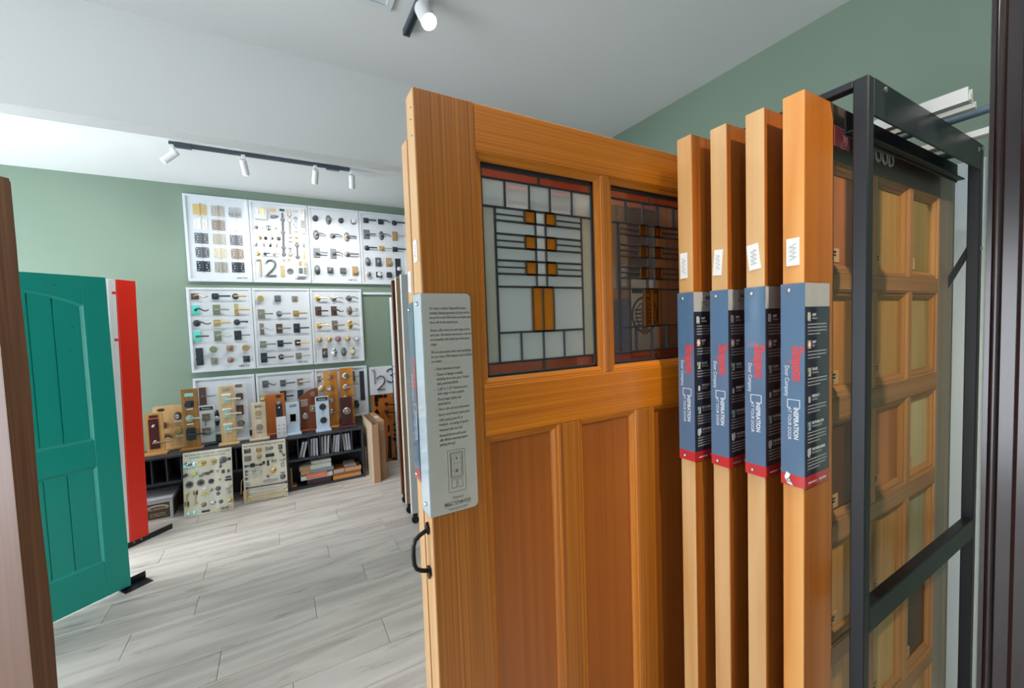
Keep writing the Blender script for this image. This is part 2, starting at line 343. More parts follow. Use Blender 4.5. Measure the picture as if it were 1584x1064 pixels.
# far track washing the display wall
ty = onZ(405, 240, CEIL).y; x0 = onZ(262, 221, CEIL).x; x1 = onZ(540, 262, CEIL).x
t = thing('light_track', 'dark light track on the ceiling in front of the display wall', 'light track', (x0, ty, CEIL))
b = MB(); b.cbox(0, x1 - x0, -.017, .017, -.028, 0, .003); b.build('rail', TRACKM, t)
b = MB(); b.box(.02, x1 - x0 - .02, -.007, .007, -.0285, -.0275); b.build('slot', mat('track_slot'), t)
b = MB(); b.cbox(.04, .14, -.02, .02, -.036, 0, .003); b.build('power_feed', TRACKM, t)
b = MB(); b.cbox(x1 - x0 - .20, x1 - x0 - .09, -.02, .02, -.04, 0, .003); b.build('power_feed', TRACKM, t)
for px, d, lab in ((263, (-.75, .28, -.60), 'white spotlight at the left end of the far track, tilted left'), (364, (.12, .30, -.95), 'white spotlight second from the left on the far track'),
                   (478, (-.06, .22, -.97), 'white spotlight third from the left on the far track'), (543, (.08, .25, -.96), 'white spotlight at the right end of the far track')):
    head('track_spotlight', lab, (min(max(onZ(px, 240, CEIL).x * 0 + x0 + (x1 - x0) * (px - 262) / (540 - 262), x0 + .02), x1 + .02), ty, CEIL - .028), d if abs(d[0]) > .5 else (d[0], .62, -.78), TRACK_W, R=.026, L=.115, size=125)

# ================================================================== DOORS ON THE HANGING RACK
FIR = (S(212, 132, 36), S(170, 94, 18)); FIRL = (S(232, 184, 112), S(206, 146, 74))
fir_v = wood('fir_vertical', *FIR, 'Z', fine=200, along=1.2, contrast=.55); fir_h = wood('fir_level', *FIR, 'X', fine=200, along=1.4, contrast=.6)
fir_panel = wood('fir_panel', S(172, 98, 34), S(150, 80, 24), 'Z', fine=70, along=.6, contrast=.6, c3=(.86, .82, .78, 1))
fir_edge = wood('pale_fir_edge', S(232, 190, 128), S(206, 152, 86), 'Z', fine=70, along=1.0, contrast=.8, bands=4.0)
def rounded(x0, x1, z0, z1, r, corners='rt rb', n=5):
    pts = []
    def arc(cx, cz, a0):
        for i in range(n + 1): a = math.radians(a0 + 90 * i / n); pts.append((cx + r * math.cos(a), cz + r * math.sin(a)))
    arc(x1 - r, z1 - r, 0) if 'rt' in corners else pts.append((x1, z1))
    arc(x0 + r, z1 - r, 90) if 'lt' in corners else pts.append((x0, z1))
    arc(x0 + r, z0 + r, 180) if 'lb' in corners else pts.append((x0, z0))
    arc(x1 - r, z0 + r, 270) if 'rb' in corners else pts.append((x1, z0))
    return pts
def moulding(door, x0, x1, z0, z1, y, w, d, mv, mh, name='moulding'):
    """four mitred sticks around an opening, sloping in from face y"""
    for a, bb, m in ((((x0, z0), (x1, z0)), ((x0 + w, z0 + w), (x1 - w, z0 + w)), mh), (((x0, z1), (x1, z1)), ((x0 + w, z1 - w), (x1 - w, z1 - w)), mh),
                     (((x0, z0), (x0, z1)), ((x0 + w, z0 + w), (x0 + w, z1 - w)), mv), (((x1, z0), (x1, z1)), ((x1 - w, z0 + w), (x1 - w, z1 - w)), mv)):
        b = MB(); (p, q), (r, s) = a, bb
        mid = lambda u, v, f: (u[0] + (v[0] - u[0]) * f, u[1] + (v[1] - u[1]) * f)
        rings = [(0, y + .0015), (.12, y + .0015), (.2, y + .005), (.55, y + .006), (.8, y + d * .8), (1, y + d), (1, y + d + .004), (0, y + d + .004)]
        vs = []
        for f, yy in rings: u = mid(p, r, f); v = mid(q, s, f); vs += [(u[0], yy, u[1]), (v[0], yy, v[1])]
        k = len(rings); b.add(vs, [(2 * i, 2 * i + 1, 2 * ((i + 1) % k) + 1, 2 * ((i + 1) % k)) for i in range(k)] + [tuple(range(0, 2 * k, 2)), tuple(range(1, 2 * k, 2))[::-1]])
        b.build(name, m, door)
DT = .0400
PLASTIC = clear('clear_plastic_sleeve', gloss=.0, rough=.06)
BLUEP = mat('steel_blue_print', S(86, 120, 152), .3, coat=.5); NAVY = mat('navy_print', S(44, 52, 74), .3, coat=.5); REDP = mat('red_print', S(206, 44, 52), .35, coat=.4)
GREYP = mat('pale_grey_print', S(196, 198, 200), .4, coat=.3); WINK = mat('white_print', S(232, 236, 240), .5); REDINK = mat('red_lettering', S(222, 60, 62), .5)
ICONS = [('ANY', 'WOOD', S(226, 222, 214)), ('ANY', 'SIZE', S(214, 150, 116)), ('GLASS', 'OPTIONS', S(196, 204, 176)), ('PRIVACY', 'RATING', S(222, 226, 232)), ('ULTRABLOCK', 'TECHNOLOGY', S(160, 196, 190)), ('WATERBARRIER', 'TECHNOLOGY', S(206, 214, 224))]
def sleeve(door, z0=1.296, z1=1.712, wing=.098, code=None, scratched=False, faint=False):
    """folded plastic sleeve with printed card round the free edge and front of a door (door-local: edge at x=0, front at y=0)"""
    b = MB(); b.box(-.0045, -.0030, -.0045, DT + .004, z0, z1); b.prism(rounded(-.0045, wing, z0, z1, .008), -.0045, -.0030, 'Y')
    s = b.build('sample_sleeve', PLASTIC, door)
    h = z1 - z0; zr = z0 + h * .062
    MB().box(-.0026, -.0012, -.002, DT + .002, zr, z1 - .002).build('blue_spine', BLUEP, s)
    MB().box(-.0026, -.0012, -.002, DT + .002, z0 + .002, zr).build('red_spine_foot', REDP, s)
    zt = z1 - h * .118
    MB().box(-.001, wing - .003, -.0026, -.0012, zt, z1 - .002).build('model_card', GREYP, s)
    MB().box(-.001, wing - .003, -.0026, -.0012, zr, zt).build('feature_card', NAVY, s)
    MB().box(-.001, wing - .003, -.0026, -.0012, z0 + .002, zr).build('red_foot', REDP, s)
    ym = DT / 2
    for zz in (z1 - .016, z0 + .013):
        b = MB(); b.lathe([(.0001, .0), (.0042, .0), (.0042, .001), (.003, .0022), (.0008, .003)], n=10); 
        b.v = [(-.0045 + v[1], ym + v[0] + .006, zz + v[2]) for v in b.v]; b.build('rivet', SCREW, s, smooth=True)
    text('wordmark', 'Simpson', .030, REDINK, s, (-.0027, DT - .020, z1 - h * .305), 'down_edge', bold=.0011, sx=.70)
    text('wordmark_line', 'Door Company', .0115, WINK, s, (-.0027, DT - .006, z1 - h * .40), 'down_edge', sx=.86)
    b = MB(); za = z1 - h * .565
    for y0, y1, a, c in ((.006, .0075, -.018, 0), (.006, .030, -.0015, 0), (.0285, .030, -.018, 0), (.006, .014, -.018, -.0165), (.024, .030, -.018, -.0165)): b.box(-.0028, -.0026, y0, y1, za + a, za + c)
    b.build('bracket_mark', WINK, s)
    text('slogan', 'INSPIRATION', .0125, WINK, s, (-.0027, .0175, za - .016), 'down_edge', bold=.0003, sx=.88)
    text('slogan_line', 'AT YOUR DOOR', .0095, WINK, s, (-.0027, .0285, za - .017), 'down_edge', sx=.93)
    y = -.0027; step = (zt - zr) / 6.25
    for k, (a, bb, c) in enumerate(ICONS):
        zi = zt - .012 - k * step
        m = mat('icon_%d' % k, c, .5); b = MB()
        if k in (0,): b.prism([(.008, zi), (.013, zi + .001), (.013, zi - .017), (.008, zi - .015)], y - .0003, y); b.prism([(.015, zi + .002), (.019, zi - .003), (.018, zi - .018), (.014, zi - .013)], y - .0003, y)
        elif k == 1: b.box(.008, .021, y - .0002, y, zi - .017, zi); 
        elif k == 5: b.prism([(.008, zi - .001), (.020, zi + .001), (.022, zi - .010), (.014, zi - .019), (.008, zi - .014)], y - .0003, y)
        elif k == 3: b.box(.0115, .0185, y - .0003, y, zi - .016, zi - .004); b.box(.010, .020, y - .0003, y, zi - .0095, zi - .0085)
        else: b.prism([(.009, zi), (.014, zi - .001), (.012, zi - .008), (.0095, zi - .010)], y - .0003, y); b.prism([(.015, zi - .002), (.021, zi), (.020, zi - .018), (.010, zi - .017), (.014, zi - .010)], y - .0003, y)
        b.build('icon', m, s)
        if k == 1:
            b = MB(); b.prism([(.0145, zi - .001), (.0205, zi - .0085), (.0145, zi - .016), (.0085, zi - .0085)], y - .0005, y - .0003); b.build('icon', WINK, s)
        text('feature_title', a, .0075, WINK, s, (.026, y, zi - .0065), bold=.0002); text('feature_title', bb, .0060, GREYP, s, (.026, y, zi - .0135))
        b = MB()
        for j in range(4 if k in (0, 4, 5) else 3):
            zz = zi - .024 - j * .0065; x = .009; end = wing - .012 - (.03 if j == (3 if k in (0, 4, 5) else 2) else random.random() * .006)
            while x < end:
                wdt = .003 + random.random() * .007; b.box(x, min(x + wdt, end), y - .0002, y, zz, zz + .0022); x += wdt + .0015
        b.build('feature_text', GREYP, s)
    b = MB(); b.box(.012, .045, y - .0002, y, z0 + .010, z0 + .0125)
    for j in range(6): b.box(.055 + j * .005, .0585 + j * .005, y - .0003, y, z0 + .009, z0 + .0135)
    b.build('foot_text', WINK, s)
    if code: text('model_text', code[0], .0125, INK, s, (wing * .56, y, z1 - .020), align='CENTER', bold=.0002); text('model_text', code[1], .0078, GREYINK, s, (wing * .56, y, z1 - .029), align='CENTER', sx=.9, spacing=.9)
    if scratched:
        b = MB(); b.prism([(0.004, z0 + .004), (.014, z0 + .006), (.020, z0 + .018), (.016, z0 + .030), (.009, z0 + .026), (.012, z0 + .017)], 0, .0006); b.v = [(-.0048 - v[1], v[0] + .014, v[2]) for v in b.v]; b.build('torn_patch', WINK, s)
    return s
def stile_rail(name, label, X, Y, w, face_v, face_h, face_p, edge, rows, z0=.05, h=2.03, group=None, cols=2, st=.115, T2=DT, cat='door'):
    """panel door hung in plane Y; origin at the foot of its free edge"""
    t = thing(name, label, cat, (X, Y, 0), group=group); z1 = z0 + h
    for i, (a, bb) in enumerate(((0, st), (w - st, w))):
        b = MB(); b.cbox(a + (.0015 if i == 0 else 0), bb, 0, T2, z0, z1, .0015); b.build('stile', face_v, t)
        if i == 0: MB().cbox(0, .0025, .0008, T2 - .0008, z0 + .001, z1 - .001, .0008).build('edge_band', edge, t)
    zs = [z0] + rows + [z1]     # rows: list of alternating panel bottom/top heights
    for k in range(0, len(zs), 2): MB().cbox(st, w - st, .0005, T2 - .0005, zs[k], zs[k + 1], .0015).build('rail', face_h, t)
    mw = .055; cw = (w - 2 * st - (cols - 1) * mw) / cols
    for k in range(1, len(zs) - 1, 2):
        for c in range(cols):
            a = st + c * (cw + mw)
            MB().box(a, a + cw, .014, T2 - .014, zs[k], zs[k + 1]).build('panel', face_p, t); moulding(t, a, a + cw, zs[k], zs[k + 1], 0, .014, .012, face_v, face_h)
            if c: MB().cbox(a - mw, a, .0005, T2 - .0005, zs[k], zs[k + 1]).build('mullion', face_v, t)
    return t
def paper_tag(door, z0, z1, y0, y1, tilt, scrawl):
    b = MB(); b.box(-.0012, -.0004, y0, y1, z0, z1); b.v = [(v[0], v[1] + (v[2] - (z0 + z1) / 2) * tilt, v[2] - (v[1] - (y0 + y1) / 2) * tilt) for v in b.v]
    p = b.build('paper_tag', PAPER, door)
    b = MB(); ym = (y0 + y1) / 2; hh = z1 - z0
    pts = [(-.0015, ym + (y1 - y0) * .3 * math.sin(i * 2.1 + scrawl), z1 - hh * (.2 + .6 * i / 11)) for i in range(12)]
    b.tube(pts, .0004, 4); b.build('pencil_mark', GREYINK, p)

hd = dict(face_v=wood('hemlock_stile', S(186, 110, 40), S(150, 80, 24), 'Z', fine=70, along=1.0), face_h=wood('hemlock_rail', S(176, 102, 40), S(140, 76, 24), 'X', fine=80, along=1.0), face_p=fir_panel)
ROWX = [(.866, .638), (.892, .568), (.899, .490)]
tags = [(1.745, 1.806, .014, .034, .0, 1.0), (1.745, 1.803, .012, .033, -.08, 2.2), (1.748, 1.802, .010, .035, .12, 3.1), (1.746, 1.800, .008, .032, .0, 4.0)]
labs = ['orange fir rack door, farthest of the four blue-sleeved edges, beside the stained-glass door', 'orange fir rack door, second blue-sleeved edge from the stained-glass door', 'orange fir rack door, third blue-sleeved edge, just behind the wood sample door']
codes = [('6802', 'Craftsman Collection\n  Model 6802'), ('7662', 'French & Sash\nDoors'), ('', ''), None]
for k, (X, Y) in enumerate(ROWX):
    e = wood('pale_fir_edge_%d' % k, S(220, 182, 132), S(200, 152, 98) if k else S(204, 150, 86), 'Z', fine=60, along=1.1, bands=6.0 if k == 0 else 3.5, contrast=.9)
    d = stile_rail('rack_door', labs[k], X, Y, .914, **hd, edge=e, rows=[.30, .95, 1.07, 1.95], group='fir doors hung in the rack', cols=2)
    sleeve(d, code=codes[k]); paper_tag(d, *tags[k])

# species sample door: fourth in the row, panels of many woods
SX, SY, SW = .901, .416, .874
tan_v = wood('tan_alder_stile', S(182, 134, 82), S(152, 106, 60), 'Z', fine=60, along=1.0); tan_h = wood('tan_alder_rail', S(172, 124, 76), S(140, 98, 58), 'X', fine=60, along=1.2)
walnut_h = wood('dark_walnut_rail', S(84, 60, 48), S(62, 44, 38), 'X', fine=70, along=1.2)
shade_v = wood('shaded_grey_stile', S(150, 134, 120), S(120, 104, 92), 'Z', fine=60, along=1.0)  # right stile greyed: the shade there is put into its colour
t = thing('wood_sample_door', 'fir-edged sample door of many small wood panels behind the black steel post', 'door', (SX, SY, 0))
orange_st = wood('orange_fir_stile', S(200, 124, 44), S(168, 94, 26), 'Z', fine=55, along=.8, contrast=.7)
MB().cbox(.0015, .119, 0, DT, .05, 2.08, .0015).build('stile', orange_st, t)
MB().cbox(0, .0025, .0008, DT - .0008, .051, 2.079, .0008).build('edge_band', wood('red_gold_fir_edge', S(238, 184, 110), S(214, 140, 66), 'Z', fine=45, along=1.0, bands=3.0, contrast=.9), t)
MB().cbox(SW - .125, SW, 0, DT, .05, 2.08, .0015).build('stile', shade_v, t)
sleeve(t, scratched=True, wing=.100); paper_tag(t, *tags[3])
cx0 = [.119, .337, .555]; CWD = .193
tops = [1.965, 1.697, 1.418, 1.143, .868, .593]; PH = .232
MB().cbox(.119, SW - .125, .0005, DT, 1.965, 2.08).build('rail', walnut_h, t)
for k in range(5): MB().cbox(.119, SW - .125, .0005, DT, tops[k + 1], tops[k] - PH).build('rail', tan_h, t)
MB().cbox(.119, SW - .125, .0005, DT, .05, tops[5] - PH).build('rail', tan_h, t)
SPEC = [[(168, 104, 62), (206, 142, 66), (112, 62, 40), (206, 156, 92), (212, 168, 106), (180, 130, 80)], [(190, 150, 82), (196, 154, 88), (184, 120, 66), (206, 164, 104), (210, 176, 110), (150, 104, 66)], [(168, 150, 96), (184, 164, 112), (208, 198, 154), (176, 176, 140), (82, 58, 46), (190, 160, 110)]]
for c in range(3):
    a = cx0[c]
    for r in range(6):
        q = SPEC[c][r]; q = (min(255, int(q[0] * 1.0)), int(q[1] * .97), int(q[2] * .93)); m = wood('species_%d_%d' % (c, r), S(*q), S(*[int(v * .84) for v in q]), 'Z', fine=40 if (c + r) % 2 else 70, along=1.2, bands=3.0 if (c + r) % 3 == 0 else 0)
        z1 = tops[r]
        if c: MB().cbox(a - .025, a, .0005, DT, z1 - PH, z1).build('mullion', tan_v, t)
        MB().box(a, a + CWD, .015, DT - .012, z1 - PH, z1).build('panel', m, t)
        moulding(t, a, a + CWD, z1 - PH, z1, 0, .020, .013, tan_v, walnut_h if (r == 0 and 0) else tan_h)
        lx = a + .024; lz = z1 - PH + .026
        MB().box(lx, lx + .036, .0136, .015, lz, lz + .030).build('species_sticker', mat('kraft_sticker', S(186, 152, 110), .7), t)
        b = MB(); b.box(lx + .004, lx + .022, .0132, .0136, lz + .020, lz + .024); b.box(lx + .004, lx + .020, .0132, .0136, lz + .013, lz + .017); b.box(lx + .004, lx + .010, .0132, .0136, lz + .004, lz + .008); b.build('sticker_print', INK, t)
text('lettering', 'WOOD', .046, mat('silver_letters', S(190, 186, 178), .4, .3), t, (1.322 - SX, -.0015, 1.995), align='RIGHT', extrude=.001, bold=.0008, sx=.98)
b = MB(); b.box(.962 * 1.061 - SX, 1.024 * 1.061 - SX, -.0012, 0, 1.995, 2.036); pk = b.build('pink_sticker', mat('pink_sticker', S(206, 96, 100), .5), t)
b = MB()
for r in (.008, .014, .020): b.tube([(1.055 - SX + r * math.cos(q * .35), -.0016, 2.013 + r * math.sin(q * .35)) for q in range(-6, 7)], .0008, 4)
b.build('sticker_rings', mat('sticker_ring', S(236, 170, 170), .5), pk)

# ------------------------------------------------------------------ the stained-glass door
GX, GY, GW = .234, .740, .914
t = thing('stained_glass_door', 'tall orange fir door with leaded stained-glass lights over three panels, in front', 'door', (GX, GY, 0)); glass_door = t
st_v = wood('fir_stile_straight', S(190, 118, 38), S(138, 76, 18), 'Z', fine=210, along=.7, contrast=.5, c3=(.93, .91, .88, 1))
rail_fir = wood('fir_rail_straight', S(214, 132, 28), S(176, 96, 14), 'X', fine=190, along=1.0, contrast=.6, c3=(.9, .86, .82, 1))
GT = .0445
for a, bb in ((.0015, .120), (GW - .12, GW)): MB().cbox(a, bb, 0, GT, .05, 2.082, .0015).build('stile', st_v, t)
MB().cbox(0, .0025, .0008, GT - .0008, .051, 2.081, .0008).build('edge_band', wood('blond_fir_edge', S(226, 186, 136), S(202, 156, 104), 'Z', fine=50, along=.9), t)
b = MB(); b.cyl((-.0012, .012, 2.05), (.001, .012, 2.05), .0012, n=8); b.cyl((-.0012, .016, 2.03), (.001, .016, 2.03), .0012, n=8); b.cyl((-.0012, .013, 2.0), (.001, .013, 2.0), .0012, n=8); b.build('nail_holes', mat('dark_hole', S(90, 60, 36), .9), t)
MB().cbox(.120, GW - .12, .0004, GT, 1.991, 2.082).build('rail', rail_fir, t); MB().cbox(.120, GW - .12, .0004, GT, 1.421, 1.525).build('rail', rail_fir, t); MB().cbox(.120, GW - .12, .0004, GT, .05, .30).build('rail', rail_fir, t)
MB().cbox(.446, .468, .0004, GT, 1.525, 1.991).build('mullion', st_v, t)
OPEN = [(.120, .446), (.468, .794)]
for a, c in OPEN: moulding(t, a, c, 1.525, 1.991, 0, .015, .010, fir_v, fir_h)
PAN = [(.120, .303), (.362, .545), (.606, .794)]
for k, (a, c) in enumerate(PAN):
    moulding(t, a, c, .30, 1.421, 0, .016, .013, fir_v, fir_h)
    MB().box(a, c, .015, GT - .012, .30, 1.421).build('panel', fir_panel, t)
for a, c in ((.303, .362), (.545, .606)): MB().cbox(a, c, .0004, GT, .30, 1.421).build('mullion', st_v, t)
LEAD = mat('lead_came', S(58, 64, 70), .4, .5); LEADB = mat('patinated_came', S(92, 70, 44), .4, .6)
CLEARG = clear('lit_cathedral_glass', (.86, .90, .90, 1), gloss=.05, rough=.08, body=.55, body_color=S(212, 222, 222))  # left panes: paleness painted in for reflections and bright backdrop
SEEDY = clear('lit_seedy_glass', (.80, .83, .80, 1), gloss=.04, rough=.15, body=.55, body_color=S(200, 202, 190))
BEVEL = clear('lit_bevelled_glass', (.88, .92, .93, 1), gloss=.12, rough=.03, body=.45, body_color=S(220, 228, 230))
UNLIT = clear('unlit_leaded_glass', (.86, .86, .86, 1), gloss=.04, rough=.04, body=.05, body_color=S(200, 205, 205)); UNLITB = clear('unlit_bevelled_glass', (.9, .9, .9, 1), gloss=.10, rough=.03, body=.08, body_color=S(210, 215, 215))  # right panes: same glass without the painted-in brightness
AMBER = clear('lit_amber_glass', (.80, .42, .02, 1), gloss=.04, rough=.05, body=.62, body_color=S(222, 148, 10)); AMBERU = clear('unlit_amber_glass', (.62, .34, .04, 1), gloss=.04, rough=.05, body=.10, body_color=S(200, 130, 20)); BROWNG = clear('rose_brown_glass', (.78, .48, .36, 1), gloss=.03, rough=.06, body=.25, body_color=S(190, 110, 80))  # one amber glass: left copy painted bright as if lit, right copy dark
def glass_light(ox, CLEARG, SEEDY, BEVEL, AMBER):
    """one leaded light; coordinates as measured on the left one"""
    yg = .020; X0, X1, Z0, Z1 = .135, .432, 1.540, 1.976
    dx = ox - .120
    panes = []
    def pane(x0, x1, z0, z1, m): panes.append((x0, x1, z0, z1, m))
    pane(.140, .281, 1.949, 1.970, BROWNG); pane(.281, .427, 1.949, 1.970, BROWNG)
    xs = [.140, .194, .254, .309, .370, .427]
    for i in range(5): pane(xs[i], xs[i + 1], 1.892, 1.949, BEVEL if i in (1, 3) else CLEARG)
    pane(.140, .169, 1.568, 1.892, SEEDY); pane(.396, .427, 1.568, 1.892, SEEDY)
    pane(.140, .281, 1.545, 1.568, BROWNG); pane(.281, .427, 1.545, 1.568, BROWNG)
    lv, rv, c1, c2 = .169, .396, .268, .295
    hz = [1.892, 1.878, 1.865, 1.838, 1.824, 1.810, 1.783, 1.769, 1.755, 1.728]
    for k in range(3):
        za, zb, zc, zd = hz[3 * k], hz[3 * k + 1], hz[3 * k + 2], hz[3 * k + 3]
        for (p, q) in ((lv, .241), (.322, rv)): pane(p, q, zb, za, CLEARG); pane(p, q, zc, zb, CLEARG)
        pane(.241, c1, zc, za, AMBER); pane(c2, .322, zc, za, AMBER)
        pane(lv, c1, zd, zc, CLEARG); pane(c2, rv, zd, zc, CLEARG)
        pane(c1, c2, zc, za, BEVEL); pane(c1, c2, zd, zc, BEVEL)
    pane(.255, .282, 1.631, 1.728, AMBER); pane(.282, .311, 1.631, 1.728, AMBER)
    pane(lv, .255, 1.631, 1.728, CLEARG); pane(.311, rv, 1.631, 1.728, CLEARG)
    ys = [lv, .223, .281, .338, rv]
    for i in range(4): pane(ys[i], ys[i + 1], 1.568, 1.631, CLEARG)
    for x0, x1, z0, z1, m in panes:
        b = MB(); g = .0004
        if m is BEVEL:
            i = min(.006, (x1 - x0) * .45, (z1 - z0) * .45); x0 += g; x1 -= g; z0 += g; z1 -= g
            vs = [(x0, yg, z0), (x1, yg, z0), (x1, yg, z1), (x0, yg, z1), (x0 + i, yg - .002, z0 + i), (x1 - i, yg - .002, z0 + i), (x1 - i, yg - .002, z1 - i), (x0 + i, yg - .002, z1 - i)]
            b.add(vs, [(4, 5, 6, 7), (0, 1, 5, 4), (1, 2, 6, 5), (2, 3, 7, 6), (3, 0, 4, 7)])
        else: b.box(x0 + g, x1 - g, yg, yg + .003, z0 + g, z1 - g)
        b.v = [(v[0] + dx, v[1], v[2]) for v in b.v]; b.build('glass_pane', m, t)
    b = MB(); bb = MB(); w = .0022
    def came(q, x0, x1, z0, z1): q.cbox(x0 + dx, x1 + dx, yg - .0022, yg + .005, z0, z1, .0008)
    def H(x0, x1, z, q=b, ww=w): came(q, x0, x1, z - ww, z + ww)
    def V(x, z0, z1, q=b, ww=w): came(q, x - ww, x + ww, z0, z1)
    came(b, .134, .433, 1.968, 1.978); came(b, .134, .142, 1.538, 1.978); came(b, .425, .433, 1.538, 1.978); came(b, .134, .433, 1.538, 1.546)
    H(.14, .427, 1.949); V(.281, 1.949, 1.97); H(.14, .427, 1.892)
    for x in xs[1:5]: V(x, 1.892, 1.949)
    V(lv, 1.568, 1.892); V(rv, 1.568, 1.892); V(c1, 1.728, 1.892); V(c2, 1.728, 1.892)
    for k in range(3):
        H(lv, .241, hz[3 * k + 1], ww=.0017); H(.322, rv, hz[3 * k + 1], ww=.0017); H(lv, rv, hz[3 * k + 2]); H(lv, rv, hz[3 * k + 3])
        for p, q in ((.241, c1), (c2, .322)): V(p, hz[3 * k + 2], hz[3 * k], bb, .0026); V(q, hz[3 * k + 2], hz[3 * k], bb, .0026); H(p, q, hz[3 * k], bb, .0026); H(p, q, hz[3 * k + 2], bb, .0026)
    for x in (.255, .282, .311): V(x, 1.631, 1.728, bb, .0026)
    H(.255, .311, 1.728, bb, .0026); H(.255, .311, 1.631, bb, .0026); H(lv, rv, 1.631); H(.14, .427, 1.568)
    for x in ys[1:4]: V(x, 1.568, 1.631)
    V(.281, 1.545, 1.568)
    b.build('lead_came', LEAD, t); bb.build('bronze_came', LEADB, t)
glass_light(OPEN[0][0], CLEARG, SEEDY, BEVEL, AMBER); glass_light(OPEN[1][0], UNLIT, UNLIT, UNLITB, AMBERU)
# long grey information sleeve on the free edge
z0, z1, wing = 1.287, 1.713, .098
b = MB(); b.box(-.0045, -.0030, -.0045, GT + .004, z0, z1); b.prism(rounded(-.0045, wing, z0, z1, .011), -.0045, -.0030, 'Y'); s = b.build('sample_sleeve', PLASTIC, t)
PALE = mat('pale_card', S(206, 204, 198), .35, coat=.25); PALEB = mat('pale_blue_spine', S(196, 212, 222), .35, coat=.5)
MB().box(-.0026, -.0012, -.002, GT + .002, z0 + .002, z1 - .002).build('spine_card', PALEB, s)
MB().prism(rounded(-.001, wing - .002, z0 + .002, z1 - .002, .010), -.0026, -.0012, 'Y').build('information_card', PALE, s)
for zz in (z1 - .02, z0 + .022):
    b = MB(); b.lathe([(.0001, .0), (.0046, .0), (.0046, .001), (.0032, .0024), (.0008, .0032)], n=12); b.v = [(-.0045 + v[1], .020 + v[0], zz + v[2]) for v in b.v]; b.build('rivet', SCREW, s, smooth=True)
TI = mat('card_text_ink', S(120, 114, 106), .7); lh = .0087
def lines(y0, arr, x, size=.0072):
    for k, sline in enumerate(arr): text('card_text', sline, size, TI, s, (x, -.0027, y0 - k * lh), shear=.25, sx=.615, bold=.00005)
lines(1.681, ['For nearly a century, Simpson\u00ae has been', 'creating a lasting impression on home entries', 'around the world. We believe our hand-crafted', 'doors will do the same for you.'], .012)
lines(1.640, ['Simpson offers doors in a wide range of sizes', 'and styles. Our interior and exterior collections', 'are compatible with nearly any architectural', 'design.'], .012)
lines(1.599, ['We can even custom build a door specifically', 'for your home. With Simpson, the possibilities', 'are endless.'], .012)
bl = [['Finest selection of wood'], ['Dozens of designs available,', 'including decorative glass, French,', 'sash, panel and bifolds'], ['1-3/8" or 1-3/4" thickness and a', 'wide range of sizes available'], ['Broad range of glass and', 'panel options'], ['Classic stile and rail construction'], ['Sturdy wood dowel construction'], ['100% vertical grain Fir or', 'Hemlock - no mixing of species'], ['Veneered stiles and rails'], ['Patented Innerbond\u00ae panels', 'offer lifetime warranty against', 'splitting through']]
zz = 1.567
for g in bl:
    text('card_text', '-', .0072, TI, s, (.016, -.0027, zz)); lines(zz, g, .021, .0078); zz -= lh * len(g) + .0018
b = MB(); dx0, dx1, dz0, dz1 = .036, .071, 1.328, 1.410
def outline(x0, x1, za, zb, w=.0004):
    b.box(x0, x1, -.0029, -.0026, za - w, za + w); b.box(x0, x1, -.0029, -.0026, zb - w, zb + w); b.box(x0 - w, x0 + w, -.0029, -.0026, za, zb); b.box(x1 - w, x1 + w, -.0029, -.0026, za, zb)
outline(dx0, dx1, dz0, dz1); outline(.041, .066, 1.356, 1.405, .0006); outline(.042, .052, 1.336, 1.352); outline(.055, .065, 1.336, 1.352); outline(.043, .064, 1.359, 1.402, .0003)
for q in range(4): b.box(.0425 + q * .0065, .0428 + q * .0065, -.0029, -.0026, 1.359, 1.395)
b.box(.043, .064, -.0029, -.0026, 1.370, 1.3704); b.box(.043, .064, -.0029, -.0026, 1.383, 1.3834)
b.tube([(.0535 + .0105 * math.cos(a * math.pi / 10), -.0028, 1.388 + .012 * math.sin(a * math.pi / 10)) for a in range(11)], .0003, 4); b.prism([(.050, 1.366), (.057, 1.366), (.0535, 1.374)], -.0030, -.0027); b.prism([(.051, 1.392), (.056, 1.392), (.0535, 1.397)], -.0030, -.0027)
b.build('door_drawing', TI, s)
text('card_script', 'Simpson', .0085, TI, s, (.042, -.0027, 1.3145), shear=.3, sx=.8); text('card_mark', 'MASTERMARK', .0095, TI, s, (.053, -.0027, 1.3035), align='CENTER', bold=.00015, sx=.92)
b = MB(); b.box(.026, .080, -.0029, -.0026, 1.3018, 1.3022); b.box(.032, .075, -.0029, -.0026, 1.2965, 1.2975); b.box(.036, .071, -.0029, -.0026, 1.2935, 1.2945); b.build('card_rule', TI, s)
paper_tag(t, 1.772, 1.812, .012, .034, .05, 1.7)
# black pull on the free edge
IRON = mat('black_wrought_iron', S(24, 26, 30), .38, .4); b = MB(); yh = .022
b.tube([(-.004, yh, 1.256), (-.018, yh, 1.250), (-.027, yh, 1.243), (-.031, yh, 1.232), (-.032, yh, 1.214), (-.031, yh, 1.196), (-.027, yh, 1.186), (-.018, yh, 1.180), (-.004, yh, 1.175)], .0042, 10)
b.prism([(yh - .007, 1.250), (yh + .007, 1.250), (yh + .009, 1.262), (yh, 1.272), (yh - .009, 1.262)], -.005, -.0005, 'X'); b.prism([(yh - .007, 1.182), (yh + .007, 1.182), (yh + .009, 1.170), (yh, 1.158), (yh - .009, 1.170)], -.005, -.0005, 'X')
b.build('pull_handle', IRON, t, smooth=True)

